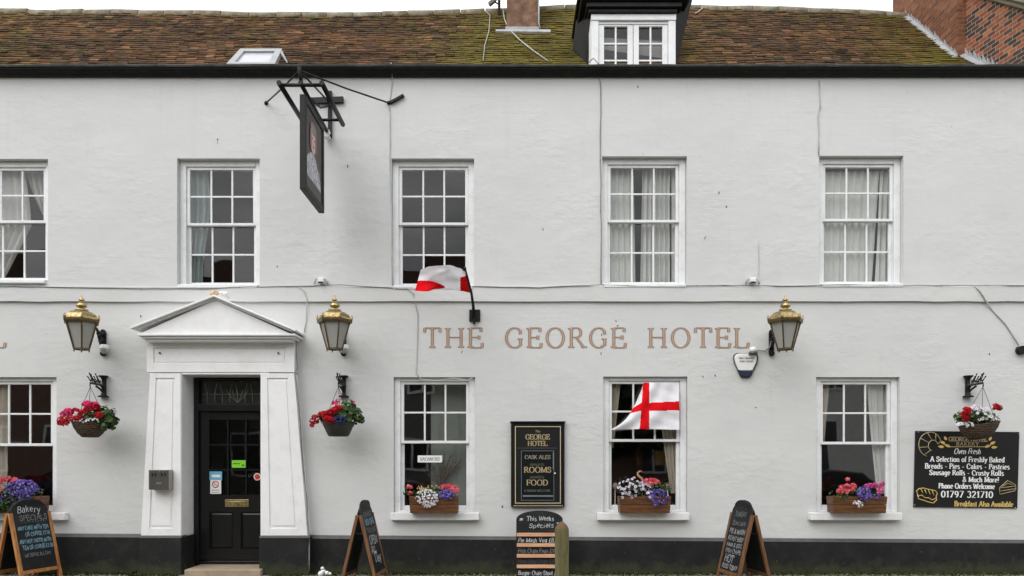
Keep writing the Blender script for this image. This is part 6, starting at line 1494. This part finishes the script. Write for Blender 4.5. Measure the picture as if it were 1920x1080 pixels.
roof_cable([(906, 19), (919, 33), (917, 62), (909, 90), (906, 119)], 'thin pale wire lying on the mossy tiles left of the chimney', 'grey_plastic', .006)
roof_cable([(1318, 12), (1316, 20), (1308, 27), (1302, 30)], 'short white wire curling over the ridge right of the dormer', 'old_white_cable', .008)
am = thing('aerial_mast', 'thin grey mast rising behind the ridge beside the chimney', 'aerial', P(936, 30, 2.1))
mb = MB(); a = P(936, 34, 2.05); mb.tube([a, (a[0], a[1], a[2] + 1.5)], .022, 8); mb.build('mast', M['bin_grey'], am)
mb = MB(); mb.tube([(a[0], a[1], a[2] + .22), (a[0] - .10, a[1], a[2] + .28)], .012, 6); b = P(923, 5, 2.05); mb.bar((b[0] - .05, b[1], b[2] - .03), (b[0] + .05, b[1], b[2] + .05), .07, .05); mb.tube([(b[0] + .03, b[1], b[2] + .03), (a[0], a[1], b[2] + .06)], .01, 6); mb.build('floodlight_head', M['bin_grey'], am)

# ================================================================== pavement boards
HA = 1.04; SA = .215
def a_board(name, lab, loc, rotz, wood, texts, faint_top=False):
    t = thing(name, lab, 'chalkboard', (0, 0, 0), group='folding chalkboards on the pavement')
    sa = SA / .93; ca = math.sqrt(1 - sa * sa)
    def pan(side):
        return lambda u, v, w: (u, side * (-SA + v * sa) + side * (-ca) * w - side * .012, v * ca + sa * w + 0.0) if side > 0 else (-u, -(-SA + v * sa) + ca * w + .012, v * ca + sa * w)
    W = .30
    for side in (1, -1):
        f = pan(side); mb = MB()
        for u0, u1, v0, v1 in ((-W, -W + .045, 0, .88), (W - .045, W, 0, .88), (-W + .045, W - .045, .10, .145)): mb.box(u0, u1, v0, v1, -.024, .012, tf=lambda a, b, c, f=f: f(a, b, c))
        fr = mb.build('frame', wood, t, bevel=.003)
        mb = MB(); arch = [(-W + .046, .146), (W - .046, .146), (W - .046, .885)] + [((W - .03) * math.cos(R(a)), .885 + .17 * math.sin(R(a))) for a in range(0, 181, 15)] + [(-W + .046, .885)]
        mb.prism([f(a, b, .004) for a, b in arch], [f(a, b, -.012) for a, b in arch]); bd = mb.build('chalkboard', M['chalkboard'], t)
        if side == 1 and texts:
            for s_, u, v, h_, w_, mi, al in texts:
                mb = MB(); write(mb, s_, lambda a, b, c, f=f, u=u, v=v: f(u + a, v + b, .006 + c), h_, .11, .085, 0, width=w_, jit=.10, slant=.1, seed=int(v * 100), align=al); mb.build('chalk_writing', (M['chalk_white'], M['chalk_faint'], M['chalk_blue'])[mi], bd)
    for s_ in (-1, 1):
        mb = MB(); mb.tube([(s_ * (W - .02), -.075, .64), (s_ * (W - .02), .0, .625), (s_ * (W - .02), .075, .64)], .005, 5); mb.build('stay', M['iron'], t)
    t.location = loc; t.rotation_euler = (0, 0, rotz)
    return t
a_board('folding_chalkboard', 'orange pine folding chalkboard of bakery specials written in white and blue chalk', (PX(58, -.45) - .0, -.50, 0), R(74), M['wood_orange'],
        [('Bakery', -.02, .88, .085, .34, 0, 'c'), ('SPECIALS', .03, .775, .07, .40, 1, 'c'), ('----------', .03, .74, .05, .38, 1, 'c'), ('ANY CAKE WITH TEA', .0, .655, .050, .45, 2, 'c'), ('OR COFFEE \u00a33.50', .05, .575, .050, .36, 2, 'c'), ('ANY HOT PASTIE WITH', .0, .485, .050, .46, 2, 'c'), ('TEA OR COFFEE \u00a35.50', .02, .405, .050, .44, 2, 'c'), ('WE SERVE ALL DAY', .0, .31, .045, .38, 1, 'c')])
a_board('folding_chalkboard', 'brown folding chalkboard standing open between the door and the vacancies window', (PX(684, -.75), -.75, 0), R(86), M['wood_brown'],
        [('BREAKFAST', 0, .84, .06, .38, 1, 'c'), ('FRESH COFFEE', .02, .74, .07, .42, 2, 'c'), ('TEA & CAKES', .02, .64, .06, .40, 1, 'c'), ('OPEN', 0, .50, .11, .36, 0, 'c'), ('ALL', -.08, .38, .10, .22, 0, 'c'), ('Day', .02, .27, .12, .30, 0, 'c')])
a_board('folding_chalkboard', 'brown folding chalkboard with lines of white writing standing open below the alarm box', (PX(1394, -.75), -.75, 0), R(-81), M['wood_brown'],
        [('SUNDAY', 0, .84, .06, .3, 1, 'c'), ('Specials', 0, .73, .06, .36, 1, 'c'), ('PIE & MASH', 0, .62, .06, .42, 0, 'c'), ('ROAST BEEF', 0, .53, .05, .42, 0, 'c'), ('HAM & EGG', 0, .45, .05, .42, 0, 'c'), ('FISH CHIPS', 0, .37, .05, .42, 0, 'c'), ('HOT', -.06, .255, .09, .26, 0, 'c'), ('FOOD TODAY', 0, .17, .055, .42, 0, 'c')])
# tall specials board leaning behind the mossy post
YS = -.40
sp_ = thing('specials_board', 'arched chalkboard with pale pine ledges listing the weekly specials behind the mossy post', 'chalkboard', (PX(1012, YS), YS, 0))
f = lambda px, py, w=0.0: (PX(px, YS), YS - w + (PZ(py, YS)) * .10, PZ(py, YS))
mb = MB(); arch = [(968, 1088), (1056, 1088), (1056, 975)] + [(1012 + 44 * math.cos(R(a)), 975 - 17 * math.sin(R(a))) for a in range(0, 181, 12)] + [(968, 975)]
mb.prism([f(*p) for p in arch], [f(*p, -.022) for p in arch]); mb.build('board', M['chalkboard'], sp_, bevel=.003)
for py in (1003, 1022.5, 1042.5, 1062): 
    mb = MB(); mb.prism([f(969, py - 3.2, .03), f(1055, py - 3.2, .03), f(1055, py + 3.2, .03), f(969, py + 3.2, .03)], [f(969, py - 3.2, .001), f(1055, py - 3.2, .001), f(1055, py + 3.2, .001), f(969, py + 3.2, .001)]); mb.build('ledge', M['wood_pale'], sp_, bevel=.003)
ons = lambda px, py: (lambda u, v, w: f(px + u / (S * .961), py - v / (S * .961), .003 + w))
greyed, rubbed = mat('greyed_chalk', (.17, .175, .175), .9, var=.3, scale=40), mat('rubbed_chalk', (.045, .047, .049), .9)
for s_, px, py, h_, w_, m_, al, sd in (('This Weeks', 1013, 977, .058, .36, 'chalk_white', 'c', 1), ('Specials', 1015, 990, .058, .32, 'chalk_white', 'c', 4), ('*', 976, 981, .07, .05, 'chalk_white', 'c', 1), ('*', 1045, 985, .04, .03, 'chalk_white', 'c', 1),
        ('Pie Mash Veg \u00a38.95', 971, 1017.5, .055, .55, 'chalk_white', 'l', 17), ('Fish Chips Peas \u00a39.95', 971, 1037, .055, .55, 'greyed', 'l', 37), ('Ham Egg Chips \u00a38.95', 971, 1056.5, .055, .55, 'rubbed', 'l', 56), ('Burger-Chips-Stout \u00a310', 971, 1078, .055, .55, 'chalk_white', 'l', 78)):
    mb = MB(); write(mb, s_, ons(px, py), h_, .125, .10, 0, width=w_, jit=.10, slant=.1, align=al, seed=sd); mb.build('chalk_writing', greyed if m_ == 'greyed' else rubbed if m_ == 'rubbed' else M[m_], sp_)
# mossy post at the kerb
Y = -4.0; c = P(1053.5, 980, Y); wp = thing('wooden_post', 'weathered green mossy wooden post with a pointed brown top in front of the specials board', 'post', (c[0], Y, 0))
r = 13.2 * S * (D + Y) / D; zt = PZ(991, Y); mb = MB()
mb.lathe([(r * .98, -.02), (r, .3), (r * .98, .6), (r, zt - .02), (r * .97, zt)], (c[0], Y, 0), 10); mb.build('shaft', M['post'], wp)
mb = MB(); mb.lathe([(r * .97, 0.0005), (r * .75, .025), (r * .3, .052), (0, .062)], (c[0], Y, zt), 10); mb.build('cap', M['post_top'], wp)

# ================================================================== the other side of the street, seen in the window glass
win_dark = mat('dark_window_panes', (.02, .022, .025), .1)
def far_house(x0, x1, h, ridge, wm, lab, door_at):
    t = thing('terraced_house', lab, 'house', ((x0 + x1) / 2, -16.2, 0)); y = -16.2
    mb = MB(); mb.box(x0, x1, -23, y, -.1, h); mb.build('wall', wm, t)
    mb = MB(); mb.extrude_x([(y + .25, h - .02), (-19.6, ridge), (-23.25, h - .02)], x0 - .05, x1 + .05); rf_ = mb.build('roof', mat('plain_brown_roof', (.10, .055, .035), .9, var=.3, scale=4), t)
    mb = MB(); mb.box(x0 + .2, x0 + 1.0, -20, -19.2, ridge - .6, ridge + 1.1); mb.build('chimney', M['brick'], rf_)
    n = int((x1 - x0) / 2.6)
    for k in range(n):
        wx = x0 + (k + .5) * (x1 - x0) / n
        for z in (1.0, 3.7):
            if z < 2 and abs(k - door_at) < .5:
                mb = MB(); mb.box(wx - .5, wx + .5, y, y + .06, 0, 2.1); mb.build('door', M['black'], t); continue
            mb = MB()
            for q in ((wx - .55, wx - .48, z, z + 1.5), (wx + .48, wx + .55, z, z + 1.5), (wx - .48, wx + .48, z, z + .08), (wx - .48, wx + .48, z + 1.42, z + 1.5), (wx - .03, wx + .03, z + .08, z + 1.42)): mb.box(q[0], q[1], y, y + .05, q[2], q[3])
            w_ = mb.build('window', M['trim'], t); mb = MB(); mb.box(wx - .48, wx + .48, y, y + .02, z + .08, z + 1.42); mb.build('pane', win_dark, w_)
bdark = mat('dark_red_brick_front', (.17, .10, .075), .9, var=.3, scale=12)
far_house(-34, -14, 5.6, 9.1, bdark, 'dark brick terraced house across the street to the left', 3)
far_house(-13.9, -2, 5.8, 9.0, mat('dull_grey_render', (.16, .155, .14), .9), 'grey rendered house across the street, behind the camera', 2)
far_house(-1.9, 9, 5.0, 8.0, bdark, 'dark brick house across the street, right of the grey one', 1)
far_house(9.1, 22, 5.4, 8.3, mat('white_render', (.72, .72, .70), .9), 'white rendered house across the street with a black door', 2)
def far_tree(x, y, h, lab, seed):
    rg = random.Random(seed); t = thing('garden_tree', lab, 'tree', (x, y, 0))
    mb = MB(); mb.tube([(x, y, -.1), (x + .1, y, h * .3), (x, y + .1, h * .6)], [.16, .12, .07], 8)
    for k in range(5): a = k * 1.3; mb.tube([(x + .05, y, h * .35), (x + math.cos(a) * h * .18, y + math.sin(a) * h * .18, h * .6)], [.06, .03], 6)
    mb.build('trunk', M['wood_brown'], t)
    mb = MB()
    for k in range(9):
        c = Vector((x + rg.uniform(-1, 1) * h * .17, y + rg.uniform(-1, 1) * h * .17, h * rg.uniform(.45, .9))); leaf_clump(mb, c, (h * .16, h * .16, h * .13), 110, .17, rg)
    mb.build('crown', M['leaf'], t)
far_tree(-11.5, -15.2, 5.0, 'small garden tree across the street to the left', 1)
far_tree(4.2, -15.2, 4.4, 'bushy garden tree across the street near the middle', 2)
def car(x, y, lab, col, flip=1):
    t = thing('parked_car', lab, 'car', (x, y, -.115), group='cars parked across the street'); z = -.115
    prof = [(-2.1, .30), (-2.12, .62), (-1.95, .86), (-1.1, .95), (-.45, 1.40), (.15, 1.47), (1.2, 1.42), (1.85, 1.0), (2.08, .92), (2.12, .45), (2.05, .28)]
    paint_ = mat('car_paint', col, .25, .2, coat=.6)
    mb = MB(); mb.extrude_y([(x + a * flip, z + b) for a, b in prof], y - .85, y + .85); mb.build('body', paint_, t, bevel=.06)
    for s_ in (-1, 1):
        mb = MB(); q = [(x + a * flip, z + b) for a, b in ((-.95, .97), (-.42, 1.33), (.15, 1.40), (1.15, 1.36), (1.65, 1.0))]; mb.extrude_y(q, y + s_ * .852, y + s_ * .862); mb.build('side_window', win_dark, t)
        for a in (-1.32, 1.30):
            mb = MB(); mb.tube([(x + a, y + s_ * .66, z + .31), (x + a, y + s_ * .875, z + .31)], .31, 18); w_ = mb.build('wheel', M['iron'], t); mb = MB(); mb.tube([(x + a, y + s_ * .876, z + .31), (x + a, y + s_ * .885, z + .31)], .19, 14); mb.build('rim', M['bin_side'], w_)
        mb = MB(); mb.box(x - 2.13 * flip - .01, x - 2.13 * flip + .03, y + s_ * .62 - .14, y + s_ * .62 + .14, z + .60, z + .74); mb.build('headlight', M['white_plastic'], t)
car(-13.2, -13.1, 'dark green car parked across the street to the left', (.012, .022, .018))
car(-4.6, -13.1, 'black car parked across the street, left of the camera', (.010, .010, .011), -1)
car(9.4, -13.1, 'dark grey car parked across the street to the right', (.016, .018, .018))
